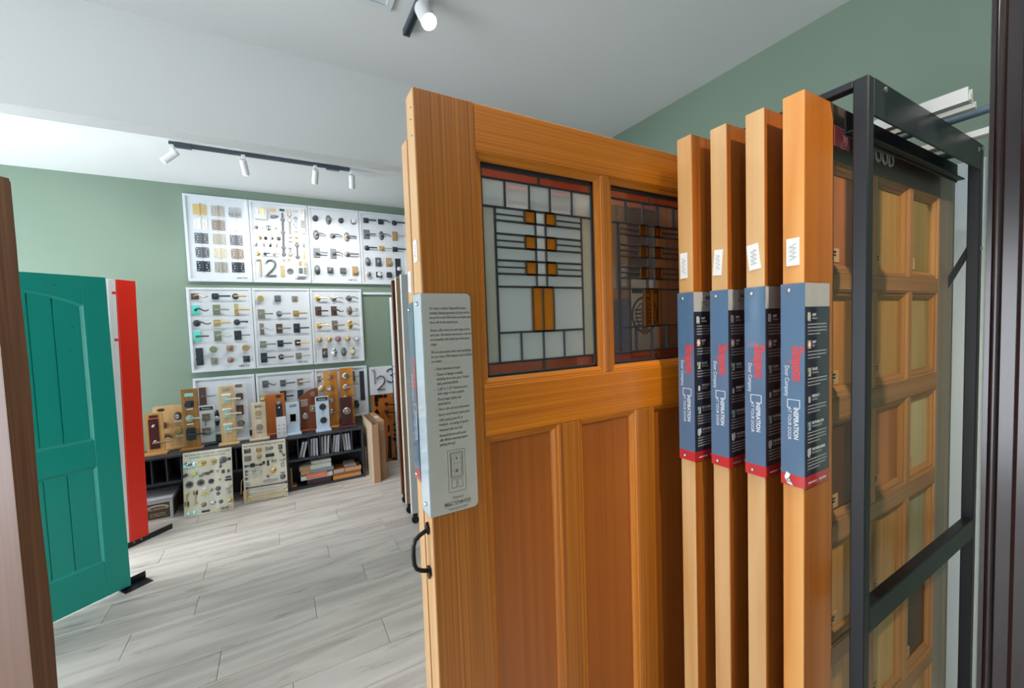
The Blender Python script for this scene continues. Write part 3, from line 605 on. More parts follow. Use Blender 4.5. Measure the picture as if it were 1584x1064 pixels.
# ------------------------------------------------------------------ the door hung behind it, seen past its edge and through its glass
t = thing('frosted_light_door', 'pale-edged fir door with a milky glass light hung right behind the stained-glass door', 'door', (.266, .900, 0))
MB().cbox(.0015, .120, 0, DT, .05, 2.06, .0015).build('stile', st_v, t); MB().cbox(0, .0025, .0008, DT - .0008, .051, 2.059, .0008).build('edge_band', wood('blond_fir_edge', None, None), t)
MB().cbox(.79, .914, 0, DT, .05, 2.06).build('stile', st_v, t)
terr = wood('terracotta_rail', S(186, 104, 66), S(160, 84, 52), 'X', fine=60, along=1.0)
MB().cbox(.120, .79, 0, DT, 1.985, 2.06).build('rail', terr, t); MB().cbox(.120, .79, 0, DT, 1.30, 1.50).build('rail', terr, t); MB().cbox(.120, .79, 0, DT, .05, .30).build('rail', rail_fir, t)
MB().box(.120, .47, .012, .018, 1.50, 1.985).build('milky_glass', mat('milky_glass', S(212, 220, 222), .25, coat=.4, bump=.05), t)
MB().cbox(.47, .505, -.002, DT, 1.50, 1.985).build('mullion', wood('pale_gold_mullion', S(226, 186, 126), S(206, 160, 98), 'Z'), t)
MB().box(.505, .79, .010, .020, 1.50, 1.985).build('dark_panel', wood('plum_brown_panel', S(92, 58, 46), S(70, 42, 36), 'Z'), t)
MB().box(.120, .79, .012, .028, .30, 1.30).build('panel', fir_panel, t)
b = MB(); b.prism(rounded(.650, .765, 1.56, 1.80, .012, 'rt lt rb lb'), .0085, .0098, 'Y'); sh = b.build('emblem_sheet', mat('cream_sheet', S(214, 208, 186), .5), t)
b = MB()
for i in range(24):
    a0, a1 = 2 * math.pi * i / 24, 2 * math.pi * (i + 1) / 24
    for r0, r1 in ((.050, .058), (.036, .040)): b.add([(.705 + r * math.cos(a), .0082, 1.685 + r * math.sin(a)) for r, a in ((r0, a0), (r1, a0), (r1, a1), (r0, a1))], [(0, 1, 2, 3)])
for k in range(5): b.box(.662, .690, .0080, .0084, 1.650 + k * .012, 1.655 + k * .012); b.box(.720, .748, .0080, .0084, 1.650 + k * .012, 1.655 + k * .012)
b.box(.650, .765, .0080, .0084, 1.752, 1.764)
b.build('emblem', INK, sh)
b = MB(); b.prism([(.692, 1.625), (.718, 1.625), (.722, 1.715), (.710, 1.735), (.695, 1.730), (.688, 1.700)], .0070, .0082); b.build('emblem_core', mat('amber_brown_print', S(150, 96, 50), .5), sh)
sh.location = (.028, 0, -.022)
sleeve(t, z0=1.297, z1=1.705); paper_tag(t, 1.728, 1.775, .010, .032, -.04, 2.9)

# ================================================================== STEEL RACK
RX0, RX1, RY0, RY1, RZ = 1.000, 1.735, .352, 1.40, 2.10
t = thing('door_rack', 'black steel door rack with square posts and top bars at the right', 'rack', (RX0, RY0, 0))
P = .025; W = RX1 - RX0; D = RY1 - RY0
for x, y in ((0, 0), (W - P, 0), (0, D - P), (W - P, D - P)): MB().cbox(x, x + P, y, y + P, 0, RZ, .002).build('post', STEEL, t)
MB().cbox(P, W - P, .0, .004, RZ - .072, RZ, .001).build('top_bar', STEEL, t); MB().cbox(P, W - P, .004, .024, RZ - .006, RZ, .001).build('top_flange', STEEL, t)
MB().cbox(P, W - P, .0445, .0485, 2.008, 2.058, .001).build('inner_bar', STEEL, t); MB().cbox(P, W - P, .030, .0445, 2.012, 2.016, .001).build('inner_flange', STEEL, t)
for x in (0, W - P): MB().cbox(x, x + P, P, D - P, RZ - .014, RZ, .001).build('side_bar', STEEL, t)
MB().cbox(P, W - P, D - P, D, RZ - .014, RZ, .001).build('top_bar', STEEL, t)
MB().cbox(P, W - P, 0, .022, .985, 1.040, .002).build('cross_bar', STEEL, t)
MB().cbox(P, W - P, 0, .004, .06, .10, .001).build('foot_bar', STEEL, t)
for x in (W - .012, W - .014):
    pass
b = MB(); b.add([(W - .006, .024, 1.80), (W - .001, .024, 1.80), (W - .001, .024, 1.835), (W - .006, .024, 1.835), (W - .006, .20, 1.40), (W - .001, .20, 1.40), (W - .001, .20, 1.435), (W - .006, .20, 1.435)], [(0, 1, 2, 3), (4, 7, 6, 5), (0, 4, 5, 1), (1, 5, 6, 2), (2, 6, 7, 3), (3, 7, 4, 0)]); b.build('knee_brace', STEEL, t)
for x, z in ((.075, RZ - .012), (W - .013, RZ - .012), (W - .010, 1.815), (W - .05, RZ - .02)):
    b = MB(); b.lathe([(.0001, 0), (.006, 0), (.006, .001), (.004, .003), (.001, .0036)], (x, -.0002, z), 10); b.build('bolt', SCREW, t, smooth=True)
# loose lengths lying on the rack
ALU = mat('grey_primed_channel', S(186, 192, 196), .4, .2); ROD = mat('dark_blue_grey_rod', S(92, 112, 126), .4, .4); PRIM = mat('white_primed_batten', S(220, 222, 220), .5)
def stick(name, label, a, bdir, L, wd, ht, m, shape='channel', group=None):
    ang = math.atan2(bdir[1], bdir[0]); o = thing(name, label, 'rod' if shape == 'rod' else 'batten', (a[0], a[1], RZ + .0005), (0, 0, ang), group)
    b = MB()
    if shape == 'channel': b.prism([(-wd / 2, 0), (wd / 2, 0), (wd / 2, ht), (wd / 2 - .003, ht), (wd / 2 - .003, ht * .55), (-wd / 2 + .003, ht * .55), (-wd / 2 + .003, ht), (-wd / 2, ht)], 0, L, 'X'); b.build('channel_body', m, o)
    elif shape == 'rod': b.cyl((0, 0, ht / 2), (L, 0, ht / 2), ht / 2, n=14); b.build('rod_body', m, o, smooth=True)
    else: b.cbox(0, L, -wd / 2, wd / 2, 0, ht, .002); b.build('batten_body', m, o)
    b = MB(); b.cbox(-.002, .001, -wd * .3, wd * .3, ht * .08, ht * .5, .0005); b.build('end_face', m, o)
stick('channel_length', 'grey channel length on top of the rack, uppermost and leftmost', (1.345, .295), (.05, 1), .98, .026, .030, ALU)
stick('channel_length', 'lower grey channel length on the rack beside the uppermost one', (1.400, .300), (.05, 1), .98, .022, .018, ALU)
stick('blue_grey_rod', 'round blue-grey rod lying on top of the black rack', (1.462, .270), (.06, 1), 1.0, .020, .020, ROD, 'rod')
stick('white_batten', 'white batten on top of the rack nearest the dark jamb', (1.650, .300), (.05, 1), .95, .040, .018, PRIM, 'batten')
# white board standing behind the rack
t = thing('white_board', 'tall white board standing upright behind the black rack', 'board', (2.0, .40, 0)); MB().cbox(0, .02, 0, .14, 0, 2.13, .003).build('plank_face', mat('cool_white_board', S(206, 220, 228), .5), t); MB().cbox(-.004, 0, 0, .016, 0, 2.13, .001).build('edge_strip', WHITE, t)
# glossy mahogany jamb close to the camera
MAHO = wood('glossy_mahogany', S(38, 25, 28), S(26, 18, 21), 'Z', fine=60, along=.8, rough=.24, coat=.2)
t = thing('mahogany_jamb', 'glossy dark mahogany door jamb with beaded edge at the far right', 'door frame', (1.0, .10, 0))
MB().prism([(0, .098), (0, .0925), (.10, .0925), (.10, .098)], 0, 2.45, 'Z').build('jamb_edge', MAHO, t)
b = MB(); b.prism([(.002, .0925), (-.001, .0915), (-.0035, .0895), (-.0045, .0865), (-.0035, .0835), (-.001, .0815), (.002, .0808)], 0, 2.45, 'Z'); b.build('bead', MAHO, t, smooth=True)
MB().prism([(.002, .0925), (.002, .030), (.10, .030), (.10, .0925)], 0, 2.45, 'Z').build('jamb_face', MAHO, t)
b = MB(); b.prism([(.003, .066), (-.002, .064), (-.004, .060), (-.004, .030), (.003, .030)], 0, 2.45, 'Z'); b.build('door_stop', MAHO, t)

# ================================================================== LEFT-HAND DOORS
# brown wood door, edge-on at the left border
sx, sy = -.590, 1.610; e = Vector((.8, .6, 0)); ang = math.atan2(e.y, e.x)
BRN = wood('brown_fir_edge', S(128, 86, 56), S(86, 54, 34), 'Z', fine=130, along=1.4, contrast=.6, rough=.6, coat=.0); BRN2 = wood('brown_smooth_face', S(98, 62, 40), S(84, 52, 34), 'Z', fine=30, along=1.0, rough=.65, coat=.0)
t = thing('brown_wood_door', 'brown wooden door seen edge-on at the left border of the view', 'door', (sx - .045 * e.x, sy - .045 * e.y, 0), (0, 0, ang))
prof = [(.045, .03)] + [(.045 + .0018 * math.sin(z * 9) * (1 if z < 1.9 else 0), z) for z in [.1 * i for i in range(1, 21)]] + [(.045, 2.068), (.040, 2.078), (0, 2.082), (0, .03)]
MB().prism(prof, 0, .004, 'Y').build('edge_band', BRN, t); MB().cbox(0, .0448, .004, .12, .03, 2.08, .002).build('stile', BRN2, t); MB().cbox(.002, .0428, .12, .78, 1.93, 2.08, .002).build('rail', BRN2, t); MB().cbox(.002, .0428, .12, .78, .03, .28, .002).build('rail', BRN2, t)
MB().cbox(.014, .030, .12, .78, .28, 1.93, .002).build('panel', BRN2, t); MB().cbox(0, .0448, .78, .90, .03, 2.08, .002).build('stile', BRN2, t)

# teal plank door: local x runs left to right along its face
TEAL = mat('teal_gloss_paint', S(0, 152, 138), .3, coat=.35, bump=.04, bscale=120); TEALD = mat('dent_dark', S(14, 84, 76), .6)
ang = math.atan2(.593, .805); TW = .914
ox, oy = -.924 - .805 * TW, 3.539 - .593 * TW
t = thing('teal_door', 'teal painted plank door with an arched upper panel at the left', 'door', (ox, oy, 0), (0, 0, ang))
TZ0, TZ1, TT = .02, 2.030, .044
for a, c in ((0, .118), (TW - .118, TW)): MB().cbox(a, c, 0, TT, TZ0, TZ1).build('stile', TEAL, t)
MB().cbox(.118, TW - .118, 0, TT, TZ0, .246).build('rail', TEAL, t); MB().cbox(.118, TW - .118, 0, TT, .853, 1.019).build('rail', TEAL, t)
arch = lambda x: 1.853 + .085 * (1 - ((x - TW / 2) / (TW / 2 - .118)) ** 2)
n = 24; xs = [.118 + (TW - .236) * i / n for i in range(n + 1)]
MB().prism([(x, arch(x)) for x in xs] + [(TW - .118, TZ1), (.118, TZ1)], 0, TT, 'Y').build('arched_rail', TEAL, t)
def teal_panel(z0, ztop):
    # sloping bed round the planks
    w = .016; b = MB(); x0, x1 = .118, TW - .118
    top = [(x, ztop(x)) for x in xs]; ins = [(x0 + w + (x1 - x0 - 2 * w) * i / n, ztop(x0 + (x1 - x0) * i / n) - w) for i in range(n + 1)]
    outer = [(x0, z0), (x1, z0)] + top[::-1]; inner = [(x0 + w, z0 + w), (x1 - w, z0 + w)] + ins[::-1]; k = len(outer)
    b.add([(p[0], .0006, p[1]) for p in outer] + [(p[0], .004, p[1]) for p in [(o[0] * .75 + i[0] * .25, o[1] * .75 + i[1] * .25) for o, i in zip(outer, inner)]] + [(p[0], .012, p[1]) for p in inner],
          [(i, (i + 1) % k, k + (i + 1) % k, k + i) for i in range(k)] + [(k + i, k + (i + 1) % k, 2 * k + (i + 1) % k, 2 * k + i) for i in range(k)])
    b.build('panel_bevel', TEAL, t)
    edges = [x0 + w - .002] + [TW - u for u in (.655, .5525, .450, .346, .248)] + [x1 - w + .002]
    for a, c in zip(edges, edges[1:]):
        m = 4; g = .0025; ps = [(a + g + (c - a - 2 * g) * i / m) for i in range(m + 1)]
        b = MB(); zt = [ztop(p) - w + .004 for p in ps]
        poly = [(ps[0], z0 + w - .004), (ps[-1], z0 + w - .004)] + list(zip(ps, zt))[::-1]
        b.prism(poly, .009, .020, 'Y'); b.build('plank', TEAL, t)
    MB().box(x0, x1, .015, .022, z0, max(ztop(x0), ztop(TW / 2)) - .001 if z0 < .5 else 1.853).build('panel_back', TEAL, t)
teal_panel(.246, lambda x: .853); teal_panel(1.019, arch)
for x, z, dx in ((.67, 1.965, .020), (.74, 1.72, .012), (.72, 1.58, .014), (.80, 1.33, .010)): MB().box(x, x + dx, -.0003, .012, z, z + .003).build('dent', TEALD, t)
MB().cbox(0, TW, TT, TT + .001, TZ0, TZ1).build('back_skin', TEAL, t)
# its floor foot
fa = Vector((-.944, 3.548, 0)); t = thing('steel_angle_foot', 'short black steel angle on the floor under the teal door', 'bracket', (-.924 - .05 * .805, 3.539 - .05 * .593, 0), (0, 0, ang))
MB().cbox(0, .15, -.045, .050, 0, .005, .001).build('base_plate', STEEL, t); MB().cbox(0, .15, .0475, .0525, .005, .05, .001).build('upright_plate', STEEL, t)

# red door frame with its white leaf
REDM = mat('red_gloss_paint', S(232, 34, 6), .42, coat=.1); PINKW = mat('white_gloss_leaf', S(240, 236, 238), .35, coat=.3)
ang = math.radians(45); t = thing('red_door_frame', 'bright red door frame with a white leaf between the teal door and the shelves', 'door frame', (-1.085, 4.220, 0), (0, .0235, ang))
MB().cbox(0, .127, 0, .03, .045, 2.095, .0015).build('red_jamb', REDM, t)
MB().cbox(-.030, 0, .010, .042, .045, 2.090, .002).build('white_stop', PINKW, t); MB().cbox(-.075, -.031, .004, .042, .045, 2.090, .003).build('white_casing', PINKW, t); MB().cbox(-.062, -.050, -.002, .004, .045, 2.088, .002).build('casing_bead', PINKW, t)
MB().cbox(-.060, -.018, .045, .56, .05, 2.085, .0015).build('white_leaf', PINKW, t)
for z in (1.98, 1.62): MB().box(-.028, -.004, .0092, .010, z, z + .02).build('hinge_mark', REDM, t)
MB().cbox(.0, .12, .03, .075, .045, 2.09, .0015).build('jamb_back', REDM, t)
t = thing('steel_floor_angle', 'long black steel angle on the floor under the red frame', 'bracket', (-1.085, 4.232, 0), (0, 0, ang))
MB().cbox(-.10, .305, .0, .005, 0, .045, .001).build('upright_plate', STEEL, t); MB().cbox(-.10, .305, .005, .06, 0, .005, .001).build('base_plate', STEEL, t)
for x in (.02, .07): b = MB(); b.lathe([(.0001, 0), (.006, 0), (.005, .002), (.001, .003)], (x, -.0002, .030), 8); b.build('bolt', SCREW, t)

# ================================================================== FAR RACK OF DOORS BESIDE THE BOXES
def far_door(label, X, Y, face, edge, z0=.09, h=1.99, w=.80):
    t = thing('caster_door', label, 'door', (X, Y, 0), group='doors on casters beside the carton boxes')
    MB().cbox(0, .003, .0, .040, z0, z0 + h, .001).build('edge_band', edge, t); MB().cbox(.003, .12, 0, .04, z0, z0 + h, .002).build('stile', face, t); MB().cbox(w - .12, w, 0, .04, z0, z0 + h, .002).build('stile', face, t)
    for a, c in ((z0, z0 + .2), (z0 + .85, z0 + 1.0), (z0 + h - .13, z0 + h)): MB().cbox(.12, w - .12, .001, .039, a, c, .002).build('rail', face, t)
    for a, c in ((z0 + .2, z0 + .85), (z0 + 1.0, z0 + h - .13)): MB().box(.12, w - .12, .012, .028, a, c).build('panel', face, t)
    for x in (.012, w - .05):
        b = MB(); b.cbox(x, x + .036, .006, .034, z0 - .03, z0, .002); b.cyl((x + .018, .008, .03), (x + .018, .032, .03), .03, n=14); b.build('caster', STEEL, t)
BRD = wood('red_brown_door', S(122, 62, 36), S(96, 46, 28), 'Z', fine=60); TAND = wood('pale_tan_door', S(196, 160, 128), S(178, 142, 112), 'Z', fine=50); CRM = mat('cream_edge', S(232, 226, 208), .5); WHD = mat('white_door_paint', S(206, 212, 216), .45); WHE = mat('white_door_edge', S(238, 240, 240), .45)
far_door('red-brown panel door on casters in the far rack', .930, 3.800, BRD, BRD)
far_door('tan flush door with a cream edge on casters in the far rack', .905, 3.560, TAND, CRM)
far_door('white door on casters in the far rack, nearest of its row', .893, 3.345, WHD, WHE)
t = thing('white_slab_door', 'narrow white door slab upright against the back wall beside the number board', 'door', (1.212, 5.075, 0)); MB().cbox(0, .70, 0, .035, .0, 2.02, .002).build('slab', WHE, t); MB().cbox(-.004, 0, .002, .033, .001, 2.018, .001).build('edge_band', WHITE, t)
b = MB()
for z in (1.19, 1.10): b.tube([(-.02 + .05 * i / 6, -.006, z - .02 * math.sin(i / 6 * math.pi)) for i in range(7)], .002, 5)
b.build('wire_hook', STEEL, t)

# ================================================================== DISPLAY HARDWARE
_mc = {}
def cached(key, fn):
    if key not in _mc: _mc[key] = fn()
    return _mc[key]
def rosette_mesh(shape, w, h, fin, th=.008):
    def mk():
        b = MB()
        if shape in ('sq', 'rect'): b.cbox(-w / 2, w / 2, -th, 0, -h / 2, h / 2, .002)
        elif shape == 'rsq': b.prism(rounded(-w / 2, w / 2, -h / 2, h / 2, min(w, h) * .22, 'rt lt rb lb', 4), -th, 0, 'Y')
        else: b.lathe([(.5, 0), (.5, th * .4), (.46, th), (.30, th * 1.5)], n=20, sx=w, sz=h)
        return b.mesh('rosette', FIN[fin], shape in ('round', 'oval'))
    return cached(('ros', shape, round(w, 3), round(h, 3), fin), mk)
def lever_mesh(style, L, fin):
    L = round(L, 2)
    def mk():
        b = MB(); out = -.050; b.cyl((0, -.006, 0), (0, out, 0), .0115, .009, 12)
        if style == 'bar': b.cbox(-.010, L, out - .006, out + .006, -.0075, .0075, .0025)
        elif style == 'thin': b.cbox(-.008, L, out - .004, out + .004, -.0045, .0045, .0015)
        elif style == 'rod': b.cyl((-.012, out, 0), (L, out, 0), .0085, .0085, 12)
        elif style == 'curve': b.tube([(L * i / 10, out, .016 * math.sin(i / 10 * math.pi) - .012 * (i / 10) ** 2) for i in range(11)], .008, 8, .005)
        elif style == 'wave': b.tube([(L * i / 12, out, .012 * math.sin(i / 12 * 2 * math.pi)) for i in range(13)], .008, 8, .005)
        elif style == 'scroll': b.tube([(L * .7 * i / 8, out, -.012 * math.sin(i / 8 * math.pi)) for i in range(9)] + [(L * .78 + .016 * math.cos(a), out, .006 + .016 * math.sin(a)) for a in [math.radians(-120 + 45 * q) for q in range(7)]], .0055, 8)
        elif style == 'flare': b.tube([(L * i / 8, out, .004 * math.sin(i / 8 * math.pi)) for i in range(9)], .006, 8, .0105)
        return b.mesh('lever', FIN[fin], True)
    return cached(('lev', style, L, fin), mk)
KNOBS = dict(ball=[(.010, .006), (.009, .025), (.016, .032), (.024, .042), (.026, .052), (.022, .062), (.010, .068), (.001, .069)],
             disc=[(.009, .006), (.009, .030), (.020, .032), (.030, .034), (.030, .044), (.028, .047), (.001, .047)],
             egg=[(.010, .006), (.009, .028), (.018, .036), (.023, .048), (.020, .062), (.010, .070), (.001, .072)],
             crystal=[(.010, .006), (.009, .028), (.022, .034), (.027, .046), (.020, .058), (.012, .060), (.001, .060)],
             small=[(.006, .0), (.006, .012), (.010, .018), (.011, .026), (.006, .032), (.001, .033)])
def knob_mesh(style, fin, s=1.0):
    return cached(('knob', style, fin, round(s, 2)), lambda: MB().lathe([(r * s, h * s) for r, h in KNOBS[style]], n=8 if style == 'crystal' else 18).mesh('knob', FIN[fin], style != 'crystal'))
def put_lever(board, at, shape, w, h, L, fin, style='bar', fin2=None, name='lever_handle'):
    r = link(name, rosette_mesh(shape, w, h, fin), board, at); link('lever', lever_mesh(style, L, fin2 or fin), r); return r
def put_knob(board, at, shape, w, h, fin, style='ball', fin2=None, s=1.0, dz=0, name='door_knob'):
    r = link(name, rosette_mesh(shape, w, h, fin), board, at); link('knob', knob_mesh(style, fin2 or fin, s), r, (0, 0, dz)); return r
def hinge_mesh(fin, rnd):
    def mk():
        b = MB(); w, h = .108, .102
        b.prism(rounded(-w / 2, -.002, -h / 2, h / 2, .016 if rnd else .002, 'lt lb', 3), -.0045, 0, 'Y'); b.prism(rounded(.002, w / 2, -h / 2, h / 2, .016 if rnd else .002, 'rt rb', 3), -.0045, 0, 'Y')
        return b.mesh('hinge', FIN[fin])
    return cached(('hinge', fin, rnd), mk)
def pin_mesh(fin, tip):
    def mk():
        b = MB(); e = .062 if tip else .055
        for k in range(5): b.cyl((0, -.007, -.051 + k * .0204 + .0005), (0, -.007, -.051 + (k + 1) * .0204 - .0005), .0065, n=10)
        b.cyl((0, -.007, -e), (0, -.007, e), .004, .0045, 8)
        return b.mesh('knuckle', FIN[fin], True)
    return cached(('pin', fin, tip), mk)
def screws_mesh(fin):
    def mk():
        b = MB()
        for sx in (-1, 1):
            for x, z in ((.040, .036), (.030, .012), (.030, -.012), (.040, -.036)): b.cyl((sx * x, -.0052, z), (sx * x, -.0040, z), .0048, n=8)
        return b.mesh('screw_holes', WHITE if fin in ('black', 'gun', 'pewter', 'nickel', 'dark') else FIN['nickel'])
    return cached(('hs', fin in ('black', 'gun', 'pewter', 'nickel', 'dark')), mk)
def put_hinge(board, at, fin, rnd=False, tip=False):
    h = link('hinge', hinge_mesh(fin, rnd), board, at); link('knuckle', pin_mesh(fin, tip), h); link('screw_holes', screws_mesh(fin), h)['kind'] = 'stuff'; return h
FY = WALL_Y - .032          # front of the wall boards
def wall_board(label, rect, cp, frame=True, cat='display board', name='hardware_board', items=(), mark=None, group='white hardware boards on the wall'):
    """white framed board; rect in room x/z; items placed where they sit on it"""
    x0, x1, z0, z1 = rect
    t = thing(name, label, cat, (x0, FY, z0), group=group); w, h = x1 - x0, z1 - z0
    MB().box(.002, w - .002, .0, .032, .002, h - .002).build('backing', WHITE, t)
    if frame:
        f = .024
        for a in ((0, w, h - f, h), (0, w, 0, f), (0, f, f, h - f), (w - f, w, f, h - f)): MB().cbox(a[0], a[1], -.012, .030, a[2], a[3], .003).build('frame_bar', WHITE, t)
    def at(cx, cy): p = onY(*cp(cx, cy), FY); return (p.x - x0, 0, p.z - z0)
    def sz(cx, cy, hw, hh): a = onY(*cp(cx - hw, cy), FY); b2 = onY(*cp(cx + hw, cy), FY); c = onY(*cp(cx, cy - hh), FY); d = onY(*cp(cx, cy + hh), FY); return b2.x - a.x, c.z - d.z
    cap = MB()
    for it in items:
        k, cx, cy = it[0], it[1], it[2]; p = at(cx, cy)
        if k == 'hinge': put_hinge(t, p, it[3], *it[4:]); hh = .055
        elif k == 'lev':
            _, _, _, shape, hw, hhp, ex, style, fin = it[:9]; w2, h2 = sz(cx, cy, hw, hhp); q = onY(*cp(ex, cy), FY - .05); L = max(.05, q.x - x0 - p[0])
            put_lever(t, p, shape, w2, h2, L, fin, style, it[9] if len(it) > 9 else None); hh = h2 / 2 + .012
        elif k == 'knob':
            _, _, _, shape, hw, hhp, style, fin = it[:8]; w2, h2 = sz(cx, cy, hw, hhp)
            put_knob(t, p, shape, w2, h2, fin, style, it[8] if len(it) > 8 else None, dz=it[9] if len(it) > 9 else 0); hh = h2 / 2 + .012
        elif k == 'plate':
            _, _, _, hw, hhp, fin = it[:6]; w2, h2 = sz(cx, cy, hw, hhp); link('flat_plate', rosette_mesh('rect', w2, h2, fin, .006), t, p); hh = None
        if hh: cap.box(p[0] - .022, p[0] + .022, -.0006, .0004, p[2] - hh - .010, p[2] - hh - .0075)
    if cap.v: cap.build('caption_print', mat('caption_grey', S(170, 176, 182), .7), t)['kind'] = 'stuff'
    if mark: p = at(*mark); text('maker_mark', 'EMTEK', .026, GREYINK, t, (p[0], -.0006, p[2] - .008), align='CENTER', sx=1.25, bold=.0002)
    return t, at, sz
def R(xs, zs): return (xs[0], xs[1], zs[0], zs[1])
k = FY / 4.965
z1a, z1b = 1.65 + (2.161 - 1.65) * k, 1.65 + (2.991 - 1.65) * k
bx_ = [-.711 * k, -.183 * k, .355 * k, .878 * k, 1.415 * k]
H = lambda x, y, f, r=False, tip=False: ('hinge', x, y, f, r, tip)
wall_board('white board of fifteen butt hinges, top left of the display wall', R((bx_[0], bx_[1] - .004), (z1a, z1b)), cA, mark=(697, 992), items=[
    H(210, 215, 'brass', False, True), H(415, 232, 'nickel'), H(610, 248, 'chrome', True), H(222, 378, 'white'), H(425, 392, 'pewter'), H(617, 405, 'white', True), H(232, 540, 'gun'), H(436, 550, 'nickel'), H(628, 562, 'gun'),
    H(243, 700, 'gun', True), H(447, 710, 'cream', True), H(640, 716, 'pewter', True), H(255, 858, 'black'), H(458, 868, 'nickel'), H(650, 870, 'black')])
t, at, sz = wall_board('white board with bolts, catches and the number 12, second in the top row', R((bx_[1], bx_[2] - .004), (z1a, z1b)), cB, mark=(605, 1000), items=[
    ('knob', 88, 392, 'round', 20, 20, 'small', 'pewter'), ('knob', 157, 395, 'round', 18, 18, 'small', 'white'), ('knob', 230, 400, 'round', 34, 34, 'small', 'chrome'), ('knob', 130, 515, 'round', 22, 22, 'small', 'brass'), ('knob', 197, 520, 'round', 20, 20, 'small', 'black'),
    ('knob', 270, 520, 'round', 22, 22, 'small', 'chrome'), ('knob', 350, 525, 'round', 23, 23, 'small', 'gun'), ('knob', 110, 700, 'round', 26, 26, 'small', 'brass'), ('lev', 190, 705, 'round', 20, 16, 255, 'thin', 'black'), ('lev', 300, 708, 'round', 16, 16, 340, 'thin', 'nickel'),
    ('plate', 320, 405, 42, 52, 'cream'), ('plate', 398, 910, 23, 68, 'satin'), ('plate', 388, 190, 30, 14, 'black'), ('plate', 280, 190, 32, 17, 'brass'), ('plate', 467, 205, 25, 20, 'nickel'), ('plate', 548, 203, 30, 12, 'nickel'), ('plate', 408, 780, 14, 12, 'nickel'), ('plate', 470, 775, 14, 12, 'brass'),
    ('plate', 650, 715, 11, 50, 'brass'), ('plate', 645, 580, 13, 50, 'chrome')])
def rod(parent, at, x0, y0, x1, y1, r, fin, brackets=(), name='surface_bolt'):
    a, c = Vector(at(x0, y0)), Vector(at(x1, y1)); b = MB(); b.cyl(a + Vector((0, -.012, 0)), c + Vector((0, -.012, 0)), r, n=8)
    for q in brackets:
        p = a.lerp(c, q); b.cbox(p.x - .020, p.x + .020, -.008, 0, p.z - .010, p.z + .010, .002); b.cbox(p.x - .012, p.x + .012, -.026, -.004, p.z - .016, p.z + .016, .002)
    return b.build(name, FIN[fin], parent)
rod(t, at, 392, 225, 412, 720, .009, 'gun', (.16, .46, .82, .98)); rod(t, at, 475, 230, 487, 565, .007, 'nickel', (.05, .25, .8, .95)); rod(t, at, 548, 270, 553, 450, .006, 'chrome', (.1, .5, .9)); rod(t, at, 556, 480, 561, 575, .007, 'brass', (.2, .8))
rod(t, at, 565, 600, 573, 745, .006, 'gun', (.02, .98), 'pull_handle'); rod(t, at, 485, 620, 489, 715, .005, 'nickel', (.05, .95)); rod(t, at, 270, 270, 345, 268, .008, 'gun', (.1, .45))
for cx0_, cy0_, cx1_, cy1_, its in ((70, 165, 215, 310, ((95, 222, 17, 42, 'nickel'), (163, 228, 20, 56, 'brass'))), (563, 790, 682, 975, ((602, 822, 17, 26, 'brass'), (655, 822, 14, 26, 'satin'), (608, 908, 24, 32, 'gun'), (658, 910, 14, 40, 'pewter')))):
    a, c = at(cx0_, cy0_), at(cx1_, cy1_); m_ = MB(); m_.cbox(a[0], c[0], -.045, 0, c[2], a[2], .003); blk = m_.build('raised_block', WHITE, t)
    for ix, iy, hw, hh, f in its: p = at(ix, iy); w2, h2 = sz(ix, iy, hw, hh); link('flush_plate', rosette_mesh('rect', w2, h2, f, .006), blk, (p[0], -.045, p[2]))
a, c = at(610, 195), at(660, 470); m_ = MB(); m_.cbox(a[0], c[0], -.03, 0, c[2], a[2], .003); blk = m_.build('flush_bolt', FIN['white'], t)
for iy, hh, f in ((232, 40, 'nickel'), (362, 40, 'gun')): p = at(634, iy); w2, h2 = sz(634, iy, 20, hh); link('bolt_plate', rosette_mesh('rect', w2, h2, f, .005), blk, (p[0], -.03, p[2]))
for hx, hy, f in ((88, 600, 'pewter'), (173, 605, 'nickel'), (252, 610, 'black'), (327, 612, 'brass')):
    p = Vector(at(hx, hy)); m_ = MB(); m_.cyl(p, p + Vector((0, -.006, 0)), .013, n=10); m_.tube([p + Vector((0, -.006, 0)), p + Vector((0, -.03, -.004)), p + Vector((.004, -.045, .004)), p + Vector((.006, -.05, .018))], .005, 6); m_.build('coat_hook', FIN[f], t, smooth=True)
p = at(487, 910); m_ = MB(); m_.lathe([(.012, .0), (.030, .0), (.032, .004), (.026, .008), (.012, .006)], p, 20); m_.build('ring_plate', FIN['gun'], t, smooth=True)
p = at(320, 405); m_ = MB(); m_.lathe([(.001, .006), (.014, .006), (.012, .014), (.001, .016)], p, 12); m_.build('thumb_turn', FIN['pewter'], t, smooth=True)
def numeral(parent, cp, Y, x0, z0, pts, w, fin, off=.014):
    wpts = [onY(*cp(*q), Y) for q in pts]; fine = []
    for a_, b_ in zip(wpts, wpts[1:]): fine += [a_.lerp(b_, i / 3) for i in range(3)]
    fine.append(wpts[-1]); m_ = MB(); m_.tube([(q.x - x0, -off, q.z - z0) for q in fine], w, 6); m_.tube([(q.x - x0, -off + .006, q.z - z0) for q in fine[::4] + fine[-1:]], w * .5, 4); m_.build('house_number', FIN[fin], parent)
numeral(t, cB, FY, bx_[1], z1a, [(92, 778), (120, 778), (139, 776), (142, 870), (146, 968)], .0075, 'tan'); numeral(t, cB, FY, bx_[1], z1a, [(205, 812), (222, 786), (258, 775), (295, 788), (313, 822), (306, 858), (272, 900), (205, 962), (262, 962), (325, 960)], .009, 'gun')
L = lambda x, y, sh, hw, hh, ex, stl, f, f2=None: ('lev', x, y, sh, hw, hh, ex, stl, f) + ((f2,) if f2 else ())
